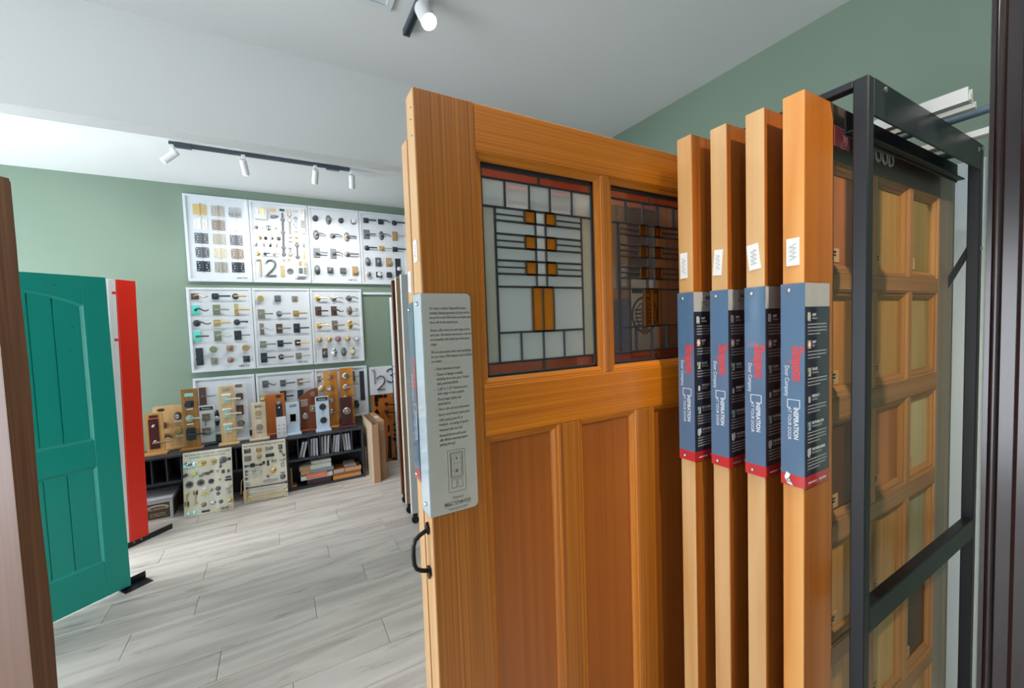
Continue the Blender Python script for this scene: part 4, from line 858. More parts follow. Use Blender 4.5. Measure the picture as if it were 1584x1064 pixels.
K = lambda x, y, sh, hw, hh, stl, f, f2=None, dz=0: ('knob', x, y, sh, hw, hh, stl, f, f2, dz)
wall_board('white board of dark knobs and levers with curved arms, third in the top row', R((bx_[2], bx_[3] - .004), (z1a, z1b)), cC, mark=(560, 972), items=[
    K(100, 222, 'round', 36, 36, 'ball', 'black'), K(260, 238, 'oval', 34, 58, 'ball', 'gun'), K(412, 248, 'round', 34, 34, 'egg', 'black'), K(563, 260, 'round', 36, 36, 'crystal', 'gun', 'crystal'),
    L(110, 422, 'oval', 38, 60, 235, 'curve', 'gun'), L(310, 435, 'round', 34, 34, 428, 'curve', 'gun'), L(483, 447, 'oval', 36, 58, 605, 'flare', 'pewter', 'gun'),
    L(118, 640, 'rect', 40, 60, 252, 'bar', 'gun'), L(320, 650, 'rect', 36, 60, 445, 'curve', 'gun'), L(490, 657, 'round', 34, 34, 635, 'rod', 'pewter', 'gun'),
    K(125, 848, 'oval', 36, 60, 'ball', 'gun'), K(283, 853, 'sq', 37, 37, 'ball', 'gun'), K(438, 858, 'sq', 36, 36, 'disc', 'gun'), K(585, 862, 'rect', 35, 57, 'disc', 'tan')])
wall_board('white lever board at the right end of the top row, partly behind the doors', R((bx_[3], bx_[4]), (z1a, z1b)), cC, items=[
    L(717, 245, 'sq', 32, 32, 845, 'bar', 'black'), L(897, 262, 'sq', 32, 32, 1015, 'curve', 'black'), L(1062, 275, 'round', 33, 33, 1195, 'rod', 'black'),
    L(725, 415, 'rect', 38, 57, 845, 'bar', 'gun'), L(905, 430, 'oval', 33, 55, 1025, 'curve', 'gun'), L(1070, 438, 'rect', 32, 56, 1190, 'thin', 'tan'),
    L(728, 580, 'round', 33, 33, 860, 'bar', 'black'), L(910, 590, 'sq', 32, 32, 1035, 'thin', 'tan'), L(1072, 598, 'sq', 30, 30, 1205, 'rod', 'black'),
    K(738, 747, 'oval', 33, 55, 'ball', 'gun'), K(867, 752, 'rect', 36, 55, 'ball', 'gun'), K(993, 755, 'rect', 32, 55, 'disc', 'tan'), K(1108, 820, 'rect', 32, 110, 'crystal', 'dark', 'crystal', -.02),
    K(745, 903, 'round', 34, 34, 'ball', 'cream', 'gun'), K(875, 905, 'sq', 35, 33, 'crystal', 'black', 'crystal'), K(998, 908, 'sq', 30, 32, 'disc', 'black')])
z2a, z2b = 1.65 + (1.279 - 1.65) * k, 1.65 + (2.102 - 1.65) * k; by_ = [-.735 * k, -.205 * k, .328 * k, .860 * k]
wall_board('white lever board with two turquoise plates, left of the middle row', R((by_[0], by_[1] - .004), (z2a, z2b)), cD, mark=(710, 955), items=[
    L(127, 140, 'sq', 46, 36, 272, 'wave', 'bronze', 'nickel'), L(367, 140, 'rsq', 43, 36, 540, 'bar', 'black'), L(602, 140, 'round', 40, 36, 740, 'rod', 'black', 'brass'),
    L(137, 300, 'rect', 46, 55, 288, 'wave', 'turq', 'black'), L(380, 297, 'rect', 44, 60, 530, 'bar', 'sage', 'nickel'), L(613, 297, 'rect', 25, 72, 775, 'rod', 'satin', 'brass'),
    L(148, 455, 'round', 46, 40, 308, 'wave', 'black'), L(387, 452, 'sq', 44, 38, 545, 'rod', 'satin', 'brass'), L(620, 443, 'round', 40, 36, 752, 'flare', 'black'),
    L(155, 610, 'rect', 46, 60, 295, 'bar', 'turq', 'bronze'), L(395, 605, 'rect', 44, 60, 552, 'wave', 'sage', 'nickel'), L(632, 597, 'rect', 43, 56, 780, 'thin', 'dark'),
    K(183, 848, 'rect', 43, 102, 'disc', 'dark', 'dark', -.025), K(343, 760, 'round', 45, 42, 'disc', 'brass', 'sage'), K(537, 750, 'sq', 40, 38, 'ball', 'nickel', 'copper'), K(722, 742, 'round', 42, 38, 'disc', 'satin', 'brass'),
    K(355, 900, 'sq', 43, 40, 'small', 'nickel', 'copper'), K(545, 885, 'round', 40, 36, 'ball', 'nickel', 'copper'), K(732, 875, 'sq', 40, 36, 'ball', 'dark')])
wall_board('white board of fifteen mixed-metal levers in the centre of the middle row', R((by_[1], by_[2] - .004), (z2a, z2b)), cE, mark=(597, 907), items=[
    K(100, 165, 'round', 40, 36, 'disc', 'brass'), K(300, 165, 'sq', 38, 36, 'disc', 'gun'), K(500, 170, 'sq', 36, 34, 'small', 'nickel', 'copper'),
    L(108, 347, 'rect', 42, 56, 250, 'bar', 'nickel', 'chrome'), L(318, 343, 'round', 36, 36, 452, 'rod', 'gun', 'chrome'), L(515, 340, 'rsq', 36, 34, 655, 'bar', 'brass', 'brass'),
    L(115, 525, 'rect', 25, 68, 255, 'wave', 'pewter', 'chrome'), L(320, 517, 'rect', 38, 54, 460, 'bar', 'bronze', 'chrome'), L(525, 512, 'rect', 38, 54, 665, 'bar', 'black'),
    L(130, 703, 'sq', 38, 38, 278, 'bar', 'nickel', 'chrome'), L(333, 693, 'sq', 36, 38, 475, 'bar', 'black'), L(537, 683, 'rsq', 34, 34, 680, 'rod', 'black', 'brass'),
    L(140, 860, 'rect', 38, 56, 285, 'bar', 'black'), L(342, 850, 'round', 34, 32, 485, 'rod', 'black', 'pewter'), L(545, 838, 'sq', 36, 36, 688, 'thin', 'nickel')])
wall_board('white board with scroll levers and ornate oval knobs, right of the middle row', R((by_[2], by_[3]), (z2a, z2b)), cE, mark=(1208, 862), items=[
    L(770, 162, 'round', 36, 36, 885, 'flare', 'brass'), L(955, 165, 'round', 36, 36, 1075, 'curve', 'nickel'), L(1135, 163, 'round', 36, 34, 1252, 'curve', 'gun'),
    L(778, 312, 'rect', 36, 52, 902, 'bar', 'bronze', 'black'), L(960, 310, 'rect', 34, 54, 1072, 'wave', 'bronze', 'black'), L(1142, 307, 'oval', 34, 54, 1245, 'scroll', 'pewter'),
    L(787, 484, 'round', 36, 34, 918, 'flare', 'brass'), L(970, 478, 'rect', 34, 54, 1088, 'rod', 'pewter'), L(1148, 473, 'oval', 32, 56, 1258, 'curve', 'brass'),
    K(790, 650, 'round', 36, 34, 'ball', 'tan'), K(905, 645, 'round', 36, 34, 'ball', 'brass'), K(1010, 640, 'round', 36, 34, 'ball', 'mauve'), K(1120, 637, 'round', 36, 34, 'ball', 'satin'), K(1225, 635, 'round', 36, 34, 'crystal', 'nickel', 'crystal'),
    K(855, 805, 'rect', 32, 54, 'ball', 'bronze', 'gun'), K(967, 798, 'oval', 32, 54, 'ball', 'chrome'), K(1075, 790, 'oval', 34, 52, 'ball', 'gun'), K(1180, 785, 'oval', 33, 54, 'crystal', 'brass', 'crystal')])
z3a, z3b = 1.65 + (.648 - 1.65) * k, 1.65 + (1.222 - 1.65) * k
wall_board('white hardware board behind the lock stands, left of the bottom row', R((by_[0], by_[1] - .025), (z3a, z3b)), cI, items=[
    L(808, 185, 'rect', 45, 110, 975, 'thin', 'bronze', 'gun'), K(990, 460, 'oval', 32, 105, 'crystal', 'dark', 'crystal')])
wall_board('white lever board behind the lock stands, centre of the bottom row', R((by_[1] - .015, by_[2] - .004), (z3a, z3b)), cK, items=[
    L(-40, 300, 'sq', 42, 46, 112, 'wave', 'gun'), L(200, 285, 'sq', 40, 42, 370, 'bar', 'gun', 'gun'), L(435, 265, 'sq', 42, 45, 575, 'rod', 'nickel', 'nickel'), L(205, 462, 'rect', 42, 68, 355, 'bar', 'dark'), K(440, 440, 'rect', 40, 60, 'disc', 'dark')])
wall_board('white board with one tall dark pull plate, right of the bottom row', R((by_[2], .877 * k), (z3a, z3b)), cK, items=[
    ('plate', 1287, 320, 32, 200, 'dark'), K(1205, 580, 'rect', 28, 56, 'disc', 'dark'), L(1172, 190, 'rect', 14, 70, 1240, 'thin', 'gun'), L(690, 230, 'sq', 34, 40, 740, 'bar', 'nickel')])
# narrow white rail beside the middle row
p0, p1 = onY(560, 453, FY), onY(607, 454, FY); t = thing('hanging_rail', 'thin white hanging rail on the green wall right of the middle row', 'rail', (p0.x, FY, p0.z)); MB().cbox(.01, p1.x - p0.x + .25, .01, .032, -.018, .010, .002).build('rail_body', WHITE, t); MB().cbox(.01, p1.x - p0.x + .25, .004, .010, -.018, -.012, .001).build('rail_lip', WHITE, t)
# number board 1 2 3
a, c = onY(571, 570, FY), onY(608, 606, FY); x0, x1, z0, z1 = a.x, 1.165 * k, c.z - .012, a.z + .012
t = thing('number_board', 'white board with the numbers 1 2 3 beside the far doors', 'display board', (x0, FY, z0)); MB().cbox(0, x1 - x0, 0, .032, 0, z1 - z0, .002).build('backing', WHITE, t)
c2 = crop(560, 560, .09404)
numeral(t, c2, FY, x0, z0, [(150, 135), (180, 132), (196, 132), (200, 240), (206, 362)], .006, 'pewter'); numeral(t, c2, FY, x0, z0, [(238, 278), (262, 240), (302, 226), (345, 240), (370, 278), (360, 335), (318, 392), (242, 458), (300, 450), (380, 442)], .006, 'bronze')
numeral(t, c2, FY, x0, z0, [(400, 160), (425, 122), (470, 108), (508, 125), (522, 165), (500, 205), (455, 215), (500, 225), (526, 270), (506, 325), (455, 338), (402, 300)], .007, 'black')
# orange plank with wrought-iron straps
x0o, x1o = onY(575, 608, FY).x, 1.165 * k; z1o = onY(590, 607, FY).z - .02; ORB = wood('orange_plank', S(206, 128, 58), S(176, 100, 42), 'Z', fine=50, along=1.0, bands=2.0)
t = thing('iron_strap_board', 'orange wooden board with black wrought-iron straps and pulls behind the cartons', 'display board', (x0o, FY + .004, 0)); MB().cbox(0, x1o - x0o, 0, .026, .0, z1o, .002).build('backing', ORB, t)
c2 = crop(560, 560, .09404); wp = lambda cx, cy: (lambda p: (p.x - x0o, p.z))(onY(*c2(cx, cy), FY + .004))
def iron(name, pts): m_ = MB(); m_.prism([wp(*q) for q in pts], -.006, 0, 'Y'); m_.build(name, IRON, t)
iron('corner_strap', [(205, 542), (330, 535), (335, 585), (262, 592), (262, 660), (205, 668)]); iron('arrow_tip', [(335, 550), (362, 550), (365, 525), (425, 555), (365, 595), (362, 572), (335, 575)]); iron('arrow_tip', [(220, 670), (255, 668), (250, 685), (270, 682), (240, 745), (202, 690), (222, 686)]); iron('triangle_strap', [(192, 840), (242, 762), (296, 852)])
for cy in (690, 817):
    p, q = wp(380, cy), wp(540, cy + 5); m_ = MB(); m_.cyl((p[0], -.03, p[1]), (q[0], -.03, q[1]), .006, n=8); m_.lathe([(.001, 0), (.020, 0), (.018, .02), (.012, .036), (.001, .04)], (p[0] + .012, 0, p[1]), 12); m_.build('bar_pull', IRON, t)
c3 = crop(550, 640, .12212); wp = lambda cx, cy: (lambda p: (p.x - x0o, p.z))(onY(*c3(cx, cy), FY + .004))
iron('flat_strap', [(410, 140), (428, 140), (428, 228), (410, 228)]); iron('strap_hinge', [(412, 280), (450, 275), (460, 560), (415, 565)])
for cy, s_ in ((135, 26), (208, 20), (262, 18), (318, 28)): iron('diamond_boss', [(498 - s_, cy), (498, cy - s_), (498 + s_, cy), (498, cy + s_)])
iron('half_round_plate', [(528, 400), (512, 440), (508, 480), (518, 520), (535, 540)]); iron('foot_strap', [(460, 575), (480, 548), (500, 555), (535, 570), (530, 580)])

# ================================================================== BLACK CUBBY SHELVES
SHELF = mat('black_shelf_laminate', S(52, 56, 64), .45, bump=.04); SY0, SY1, SH = 4.75, 5.08, .555
def shelf_unit(label, x0, x1, divs, bottom):
    t = thing('cubby_shelf', label, 'shelf', (x0, SY0, 0)); w = x1 - x0; d = SY1 - SY0; p = .018
    for a in (0, w - p): MB().cbox(a, a + p, 0, d, 0, SH - p, .001).build('side_panel', SHELF, t)
    MB().cbox(0, w, -.006, d, SH - p, SH, .001).build('top_panel', SHELF, t); MB().cbox(p, w - p, .002, d - .006, .300, .318, .001).build('middle_shelf', SHELF, t)
    MB().box(p, w - p, d - .006, d, 0, SH - p).build('back_panel', SHELF, t)
    if bottom: MB().cbox(p, w - p, .002, d - .006, .0, .022, .001).build('bottom_panel', SHELF, t)
    for x in divs: MB().cbox(x - x0 - .005, x - x0 + .005, .004, d - .006, .318, SH - p, .001).build('divider', SHELF, t)
    return t
shelf_unit('black cubby shelf on the right under the honey lock boards', .012, .765, [.119, .222, .327, .435, .537, .645], True)
shelf_unit('black cubby shelf on the left behind the two leaning hardware panels', -1.62, .006, [-.10 - .105 * i for i in range(15)], False)
# booklets in the cubbies of the right-hand shelf
BKC = mat('booklet_cover', S(216, 220, 226), .45); BKP = mat('booklet_pages', S(188, 192, 200), .7)
cub = {1: ('second', [(.134, .24), (.163, .24)], .17), 2: ('third', [(.242, .04), (.268, .03), (.296, .01)], .19), 3: ('fourth', [(.348, .02), (.374, .05), (.400, .08)], .20), 4: ('fifth', [(.452, .12), (.478, .11), (.503, .08)], .19), 5: ('sixth', [(.574, -.09), (.600, -.07), (.624, -.05)], .19)}
for k, (nm, arr, h) in cub.items():
    for j, (x, lean) in enumerate(arr):
        t = thing('booklet', '%s white booklet in the %s cubby from the left of the right-hand shelf' % ((('left', 'right') if len(arr) == 2 else ('left', 'middle', 'right'))[j], nm), 'booklet', (x, SY0 + .035, .3185 + abs(math.sin(lean)) * .018), (0, lean, 0), 'booklets in the %s cubby' % nm)
        b = MB(); b.box(-.0095, -.0085, 0, .14, 0, h); b.box(.0085, .0095, 0, .14, 0, h); b.box(-.0085, .0085, .139, .14, 0, h); b.build('cover', BKC, t); MB().box(-.008, .008, .002, .137, .002, h - .004).build('pages', BKP, t)
def stack(label, name, x0, x1, z0, z1, y0, m, end=None, cat='box', title=None):
    t = thing(name, label, cat, (x0, y0, z0)); w, h = x1 - x0, z1 - z0; MB().cbox(0, w, .003, .19, 0, h - .0005, .002).build('case', m, t)
    if end: MB().box(.002, w * end[0], .001, .004, .002, h - .003).build('end_label', end[1], t)
    if len(end or ()) > 2: MB().box(w * end[2], w - .002, .001, .004, .002, h - .003).build('end_label', end[3], t)
    if title: text('spine_title', title, h * .4, WINK, t, (w * .25, .002, h * .3))
    return t
hx = lambda cx, cy=700: onY(*cH(cx, cy), SY0).x
CREAMB = mat('cream_sample_box', S(206, 212, 202), .6); GREYB = mat('grey_blue_binder', S(134, 144, 150), .6); ORANGEB = mat('orange_binder', S(222, 120, 86), .55); MARB = mat('maroon_binder', S(82, 54, 66), .55); KRAFT = mat('tan_kraft_box', S(190, 150, 104), .7); BRNB = mat('brown_sample_box', S(172, 106, 56), .6); GOLDB = mat('golden_sample_box', S(206, 146, 76), .6); SILB = mat('grey_card', S(176, 170, 164), .6)
stack('dark maroon binder at the bottom of the left pile in the right-hand shelf', 'binder', hx(280), hx(592), .0225, .082, 4.775, MARB, cat='binder')
stack('white and orange binder above the maroon one', 'binder', hx(200), hx(612), .082, .126, 4.765, CREAMB, (.17, CREAMB), cat='binder')
_b = col.objects[-1]
t = thing('sample_folder', 'orange sample folder lying on the maroon binder beneath the grey one', 'folder', (hx(272), 4.758, .1265)); MB().cbox(0, hx(540) - hx(272), .0, .19, 0, .012, .002).build('folder_case', ORANGEB, t); MB().box(.002, hx(540) - hx(272) - .002, -.001, .002, -.030, .010).build('folder_flap', ORANGEB, t); text('spine_title', 'Architectural Hardware', .016, WINK, t, (.02, -.002, -.014))
stack('grey-blue sample box in the middle of the left pile', 'sample_box', hx(205), hx(626), .139, .180, 4.770, GREYB, (.25, KRAFT))
stack('cream sample box with a tan end on the grey-blue box', 'sample_box', hx(190), hx(600), .180, .225, 4.778, CREAMB, (.34, KRAFT))
stack('pale green sample box on top of the left pile', 'sample_box', hx(350), hx(605), .225, .262, 4.80, CREAMB, (.55, mat('pale_green_label', S(196, 208, 192), .6)))
stack('golden sample box at the bottom of the right pile', 'sample_box', hx(612), hx(972), .0225, .062, 4.770, GOLDB, (.001, GOLDB, .62, KRAFT))
stack('flat brown sample box second in the right pile', 'sample_box', hx(618), hx(975), .062, .092, 4.782, BRNB)
stack('brown sample box with a pale left end in the right pile', 'sample_box', hx(622), hx(760), .092, .136, 4.768, BRNB, (.98, SILB))
stack('orange-brown sample box with a pinkish front in the right pile', 'sample_box', hx(764), hx(978), .092, .132, 4.765, BRNB, (.99, mat('pinkish_board', S(202, 152, 118), .6)))
stack('small grey sample card box on top of the right pile', 'sample_box', hx(770), hx(915), .132, .158, 4.775, SILB, (.9, mat('dark_grey_label', S(120, 118, 116), .6)))
t = thing('wood_block', 'small wooden block stand at the left end of the lower right-hand shelf', 'block', (.036, 4.80, .0225)); MB().cbox(0, .055, 0, .10, 0, .018).build('base', wood('oak_block', S(196, 150, 94), S(170, 124, 70), 'X', fine=60), t); MB().cbox(.0, .018, .03, .07, .018, .20).build('upright', wood('oak_block_upright', S(186, 136, 80), S(160, 112, 62), 'Z', fine=60), t)
# white carton with brown label
t = thing('white_carton', 'white carton with a brown printed label on the floor in the left shelf', 'carton', (-1.30, 4.712, 0)); CW, CD, CH = .392, .33, .193; WC = mat('white_carton_board', S(204, 208, 216), .6); BC = mat('brown_label_print', S(92, 74, 56), .6)
MB().cbox(0, CW, 0, CD, 0, CH * .93, .002).build('body', WC, t); MB().cbox(-.003, CW + .003, -.003, CD, CH * .93, CH, .002).build('lid', WC, t)
MB().box(.004, CW - .022, -.0012, .0, .016, CH * .80).build('brown_label', BC, t); MB().box(CW, CW + .0012, .02, CD - .02, .016, CH * .80).build('brown_label', BC, t)
b = MB(); n = 20; b.prism([(.285 + .082 * math.cos(math.pi * i / n), .112 + .030 * math.sin(math.pi * i / n)) for i in range(n + 1)] + [(.285 + .070 * math.cos(math.pi * (n - i) / n), .106 + .020 * math.sin(math.pi * (n - i) / n)) for i in range(n + 1)], -.0016, -.0012, 'Y'); b.build('arched_mark', mat('pale_print', S(206, 200, 186), .6), t)
text('carton_name', 'MILLENNIUM', .024, mat('pale_print'), t, (.285, -.0014, .098), align='CENTER', bold=.0004, sx=1.05); text('carton_slogan', 'Details Make\nthe Difference', .020, mat('pale_print'), t, (.285, -.0014, .058), align='CENTER', spacing=.9)

# ================================================================== LOCK STANDS ON THE SHELVES
def lock_stand(label, cp, TL, TR, BL, BR, Y, m, items=(), base=None, name='lock_stand', rnd=0.0, base_pad=.024, base_d=(.065, .035), lab=None, top=None, th=.022):
    f = lambda q: onY(*cp(*q), Y)
    x0 = (f(TL).x + f(BL).x) / 2; x1 = (f(TR).x + f(BR).x) / 2; z1 = (f(TL).z + f(TR).z) / 2; zb = SH + .0005
    t = thing(name, label, 'display stand', (x0, Y, zb)); w, h = x1 - x0, z1 - zb; bh = .020
    if base is not False: MB().cbox(-base_pad, w + base_pad, -base_d[0], base_d[1], 0, bh, .003).build('base', base or m, t)
    else: bh = 0
    pts = top(w, h) if top else rounded(0, w, bh, h, rnd, 'rt lt') if rnd else [(w, h), (0, h), (0, bh), (w, bh)]
    if not top and not rnd: MB().cbox(0, w, 0, th, bh, h, .002).build('upright', m, t)
    else: MB().prism(pts, 0, th, 'Y').build('upright', m, t)
    def at(cx, cy): p = onY(*cp(cx, cy), Y); return (p.x - x0, 0, p.z - zb)
    def sz(cx, cy, hw, hh): a = onY(*cp(cx - hw, cy), Y); b2 = onY(*cp(cx + hw, cy), Y); c = onY(*cp(cx, cy - hh), Y); d = onY(*cp(cx, cy + hh), Y); return b2.x - a.x, c.z - d.z
    for it in items:
        k, cx, cy = it[0], it[1], it[2]; p = at(cx, cy)
        if k == 'lev':
            w2, h2 = sz(cx, cy, it[4], it[5]); q = onY(*cp(it[6], cy), Y - .05); put_lever(t, p, it[3], w2, h2, max(.04, q.x - x0 - p[0]), it[8], it[7], it[9] if len(it) > 9 else None)
        elif k == 'knob': w2, h2 = sz(cx, cy, it[4], it[5]); put_knob(t, p, it[3], w2, h2, it[7], it[6], it[8], s=.9, dz=it[9])
        elif k == 'plate': w2, h2 = sz(cx, cy, it[3], it[4]); MB().cbox(-w2 / 2, w2 / 2, -.004, 0, -h2 / 2, h2 / 2, .001).build(it[6] if len(it) > 6 else 'plate', it[5] if not isinstance(it[5], str) else FIN[it[5]], t, p)
        elif k == 'oval': w2, h2 = sz(cx, cy, it[3], it[4]); MB().lathe([(.5, 0), (.5, .002), (.4, .003)], n=20, sx=w2, sz=h2).build('oval_label', it[5], t, p)
        elif k == 'text': text('label_text', it[3], it[4], it[5], t, (p[0], -.0045, p[2]), align='CENTER', sx=.9)
        elif k == 'dial': w2, h2 = sz(cx, cy, it[3], it[4]); MB().lathe([(.5, 0), (.5, .008), (.42, .014), (.40, .012), (.1, .012)], n=20, sx=w2, sz=h2).build('lock_dial', FIN[it[5]], t, p, smooth=True)
    return t, at, sz
LW = wood('light_maple', S(226, 190, 140), S(206, 166, 114), 'Z', fine=40, along=.9); LW2 = wood('honey_maple', S(218, 174, 112), S(196, 148, 86), 'Z', fine=40, along=.9); OAK = wood('golden_oak', S(182, 130, 68), S(150, 100, 44), 'Z', fine=70, along=1.4)
PALEO = wood('pale_oak', S(228, 196, 148), S(206, 170, 120), 'Z', fine=50, along=1.0); CREAMW = wood('cream_ash', S(234, 218, 196), S(216, 196, 172), 'Z', fine=50, along=1.0); HONEY = wood('honey_pine', S(224, 160, 76), S(200, 132, 52), 'Z', fine=40, along=.8, bands=2.0)
ORW = wood('orange_cherry', S(212, 124, 58), S(188, 100, 42), 'Z', fine=30, along=.8); BRW = wood('brown_cherry', S(150, 84, 50), S(126, 66, 38), 'Z', fine=30, along=.8); MARW = wood('maroon_mahogany', S(88, 44, 44), S(66, 32, 34), 'Z', fine=50, along=.8)
WST = mat('white_stand_paint', S(222, 226, 232), .4); BLST = mat('pale_blue_stand_paint', S(196, 216, 236), .4); DG = mat('dark_green_label', S(36, 56, 44), .5); SIL = mat('silver_label', S(160, 160, 158), .4, .5); TQ = mat('turquoise_label', S(150, 220, 214), .5)
Y1, Y2 = 4.90, 5.018
P_ = lambda x, y, hw, hh, m, nm='plate': ('plate', x, y, hw, hh, m, nm)
lock_stand('wide light wooden lock board with a dark green oval label, behind the leftmost stand', cI, (165, 325), (555, 290), (200, 840), (570, 830), Y2, LW, [('oval', 275, 362, 50, 20, DG), K(490, 435, 'round', 52, 52, 'ball', 'bronze', 'chrome'), K(500, 620, 'round', 52, 52, 'disc', 'brass'), P_(500, 500, 46, 13, PAPER, 'paper_label'), P_(512, 685, 46, 13, PAPER, 'paper_label'), K(325, 555, 'round', 26, 40, 'ball', 'bronze'), L(335, 660, 'round', 14, 14, 440, 'curve', 'brass'), L(335, 695, 'round', 12, 12, 425, 'curve', 'black')], rnd=.02, base_pad=.0, base_d=(.03, .03))
lock_stand('small light wooden stand with a maroon lock plate, leftmost on the shelf', cI, (70, 410), (300, 395), (95, 890), (330, 860), Y1, LW2, [P_(180, 445, 56, 18, 'maroon', 'maker_plate'), P_(192, 665, 66, 190, 'maroon', 'lock_plate'), K(188, 565, 'round', 22, 24, 'small', 'nickel'), L(210, 765, 'round', 26, 26, 400, 'rod', 'nickel')], rnd=.016)
lock_stand('tall golden oak stand with a turquoise label and three locks', cI, (527, 98), (738, 92), (570, 835), (783, 815), Y1, OAK, [P_(630, 170, 56, 22, TQ, 'turquoise_label'), P_(645, 282, 50, 40, 'dark', 'backplate'), K(625, 288, 'round', 46, 44, 'disc', 'dark'), L(645, 468, 'round', 50, 46, 800, 'flare', 'mint', 'mint'), L(660, 662, 'rsq', 62, 80, 850, 'bar', 'dark', 'dark'), P_(640, 350, 42, 8, PAPER, 'paper_label'), P_(650, 540, 42, 8, PAPER, 'paper_label')])
lock_stand('white stand with a dark heading label behind the tall golden oak stand', cI, (735, 320), (945, 300), (790, 760), (970, 740), Y2, WST, [P_(850, 340, 85, 22, 'dark', 'heading_label'), ('text', 850, 350, 'Weslock', .022, WINK), L(850, 450, 'sq', 52, 46, 905, 'thin', 'pewter'), L(855, 630, 'sq', 54, 46, 1020, 'thin', 'pewter', 'nickel'), P_(840, 525, 8, 36, 'nickel', 'key')], base=SHELF)
lock_stand('pale oak stand with three mint square lever plates', cJ, (115, 200), (325, 190), (155, 950), (365, 935), Y1 - .01, PALEO, [P_(218, 242, 52, 20, SIL, 'maker_plate')] + [q for x, y in ((225, 375), (237, 575), (250, 780)) for q in (P_(x - 5, y - 62, 64, 14, 'white', 'trim_strip'), L(x, y, 'sq', 56, 56, x + 190, 'flare', 'mint', 'cream'))])
lock_stand('tall white stand with three bronze levers beside the pale oak stand', cJ, (310, 155), (490, 150), (365, 905), (548, 890), Y2, WST, [P_(390, 190, 48, 20, 'pewter', 'maker_plate'), K(402, 338, 'rsq', 50, 46, 'disc', 'bronze'), K(410, 522, 'sq', 52, 66, 'disc', 'bronze'), K(425, 705, 'round', 52, 40, 'disc', 'dark', 'pewter')])
lock_stand('orange board with two ornate entry handle plates behind the cream stand', cK, (-138, 455), (228, 425), (-60, 985), (245, 960), Y2, ORW, [('oval', 137, 468, 40, 18, DG), P_(150, 655, 46, 110, 'dark', 'entry_plate'), P_(-65, 640, 40, 190, 'brass', 'entry_plate'), K(148, 622, 'round', 14, 14, 'small', 'dark', 'nickel'), K(150, 560, 'round', 46, 30, 'small', 'pewter'), K(-65, 510, 'round', 42, 40, 'small', 'brass'), K(-60, 720, 'round', 24, 60, 'ball', 'brass')], base_pad=.0, base_d=(.03, .03))
lock_stand('small cream stand with a brass square ring and a silver knob', cJ, (555, 430), (758, 415), (580, 915), (780, 890), Y1, CREAMW, [P_(658, 472, 50, 18, SIL, 'maker_plate'), P_(660, 560, 52, 44, 'cream', 'ring_plate'), ('dial', 660, 560, 40, 36, 'satin'), ('dial', 675, 755, 48, 42, 'nickel'), P_(665, 635, 40, 3, GREYINK, 'caption'), P_(680, 832, 36, 3, GREYINK, 'caption')])
lock_stand('white stand with a gold-framed black keypad', cK, (240, 560), (420, 545), (262, 990), (440, 960), Y1 + .01, BLST, [P_(335, 597, 48, 18, SIL, 'maker_plate'), P_(340, 762, 47, 60, 'cream', 'keypad_frame'), P_(340, 762, 40, 52, 'dark', 'keypad'), ('text', 340, 720, '\u2022\u2022', .02, WINK)], base_pad=.010)
p0, p1 = onY(*cK(105, 755), 4.84), onY(*cK(255, 960), 4.84)
t = thing('information_card', 'white printed card leaning before the stand with the black keypad', 'card', (p0.x, 4.828, SH + .0005)); MB().cbox(0, p1.x - p0.x, 0, .004, 0, p0.z - SH, .001).build('card_sheet', PAPER, t); b = MB()
for i in range(2):
    for j in range(3): b.box(.012 + i * .045, .030 + i * .045, -.0006, 0, .05 + j * .04, .058 + j * .04); b.box(.010 + i * .045, .040 + i * .045, -.0006, 0, .043 + j * .04, .045 + j * .04)
b.build('card_print', mat('pale_ink', S(150, 168, 186), .7), t)
def arc_top(w, h):
    n = 12; return [(w, h)] + [(w * (1 - i / n), h - .095 * (i / n) ** 2 * 1.0) for i in range(1, n + 1)] + [(0, .02), (w, .02)]
lock_stand('brown arched board with four pale knobs in the middle of the shelf', cK, (410, 365), (690, 360), (450, 900), (690, 870), 4.99, BRW, [K(607, 430, 'round', 30, 30, 'disc', 'pewter'), K(495, 562, 'sq', 50, 48, 'disc', 'nickel'), K(612, 635, 'sq', 40, 44, 'small', 'nickel'), K(508, 740, 'round', 46, 46, 'disc', 'nickel')], top=arc_top, base_pad=.01, base_d=(.06, .04))
lock_stand('pale blue stand with two round black deadbolts', cK, (637, 480), (820, 465), (670, 925), (850, 890), Y1 - .02, BLST, [P_(735, 505, 78, 24, 'dark', 'heading_label'), ('text', 735, 517, 'Weslock', .022, WINK), ('dial', 743, 612, 46, 43, 'dark'), ('dial', 757, 795, 46, 43, 'dark'), P_(749, 690, 2, 36, GREYINK, 'caption')], base_pad=.010)
lock_stand('tall honey pine board with four metal knobs above the right-hand shelf', cK, (747, 135), (935, 122), (800, 875), (988, 855), 4.99, HONEY, [K(838, 208, 'round', 40, 38, 'ball', 'pewter'), K(845, 365, 'round', 48, 42, 'ball', 'nickel'), K(868, 522, 'round', 42, 40, 'ball', 'nickel'), L(875, 678, 'round', 42, 36, 975, 'thin', 'chrome', 'gun')], base_pad=.0)
lock_stand('tallest honey pine board with levers at the right end of the shelf', cK, (975, 90), (1150, 72), (1010, 850), (1195, 825), 5.02, HONEY, [L(1060, 190, 'round', 50, 44, 1180, 'thin', 'chrome', 'gun'), L(1070, 343, 'round', 52, 44, 1210, 'flare', 'nickel', 'nickel'), L(1075, 490, 'round', 50, 40, 1215, 'flare', 'nickel', 'nickel'), L(1100, 630, 'round', 40, 36, 1225, 'thin', 'gun')], base_pad=.0, base_d=(.02, .03))
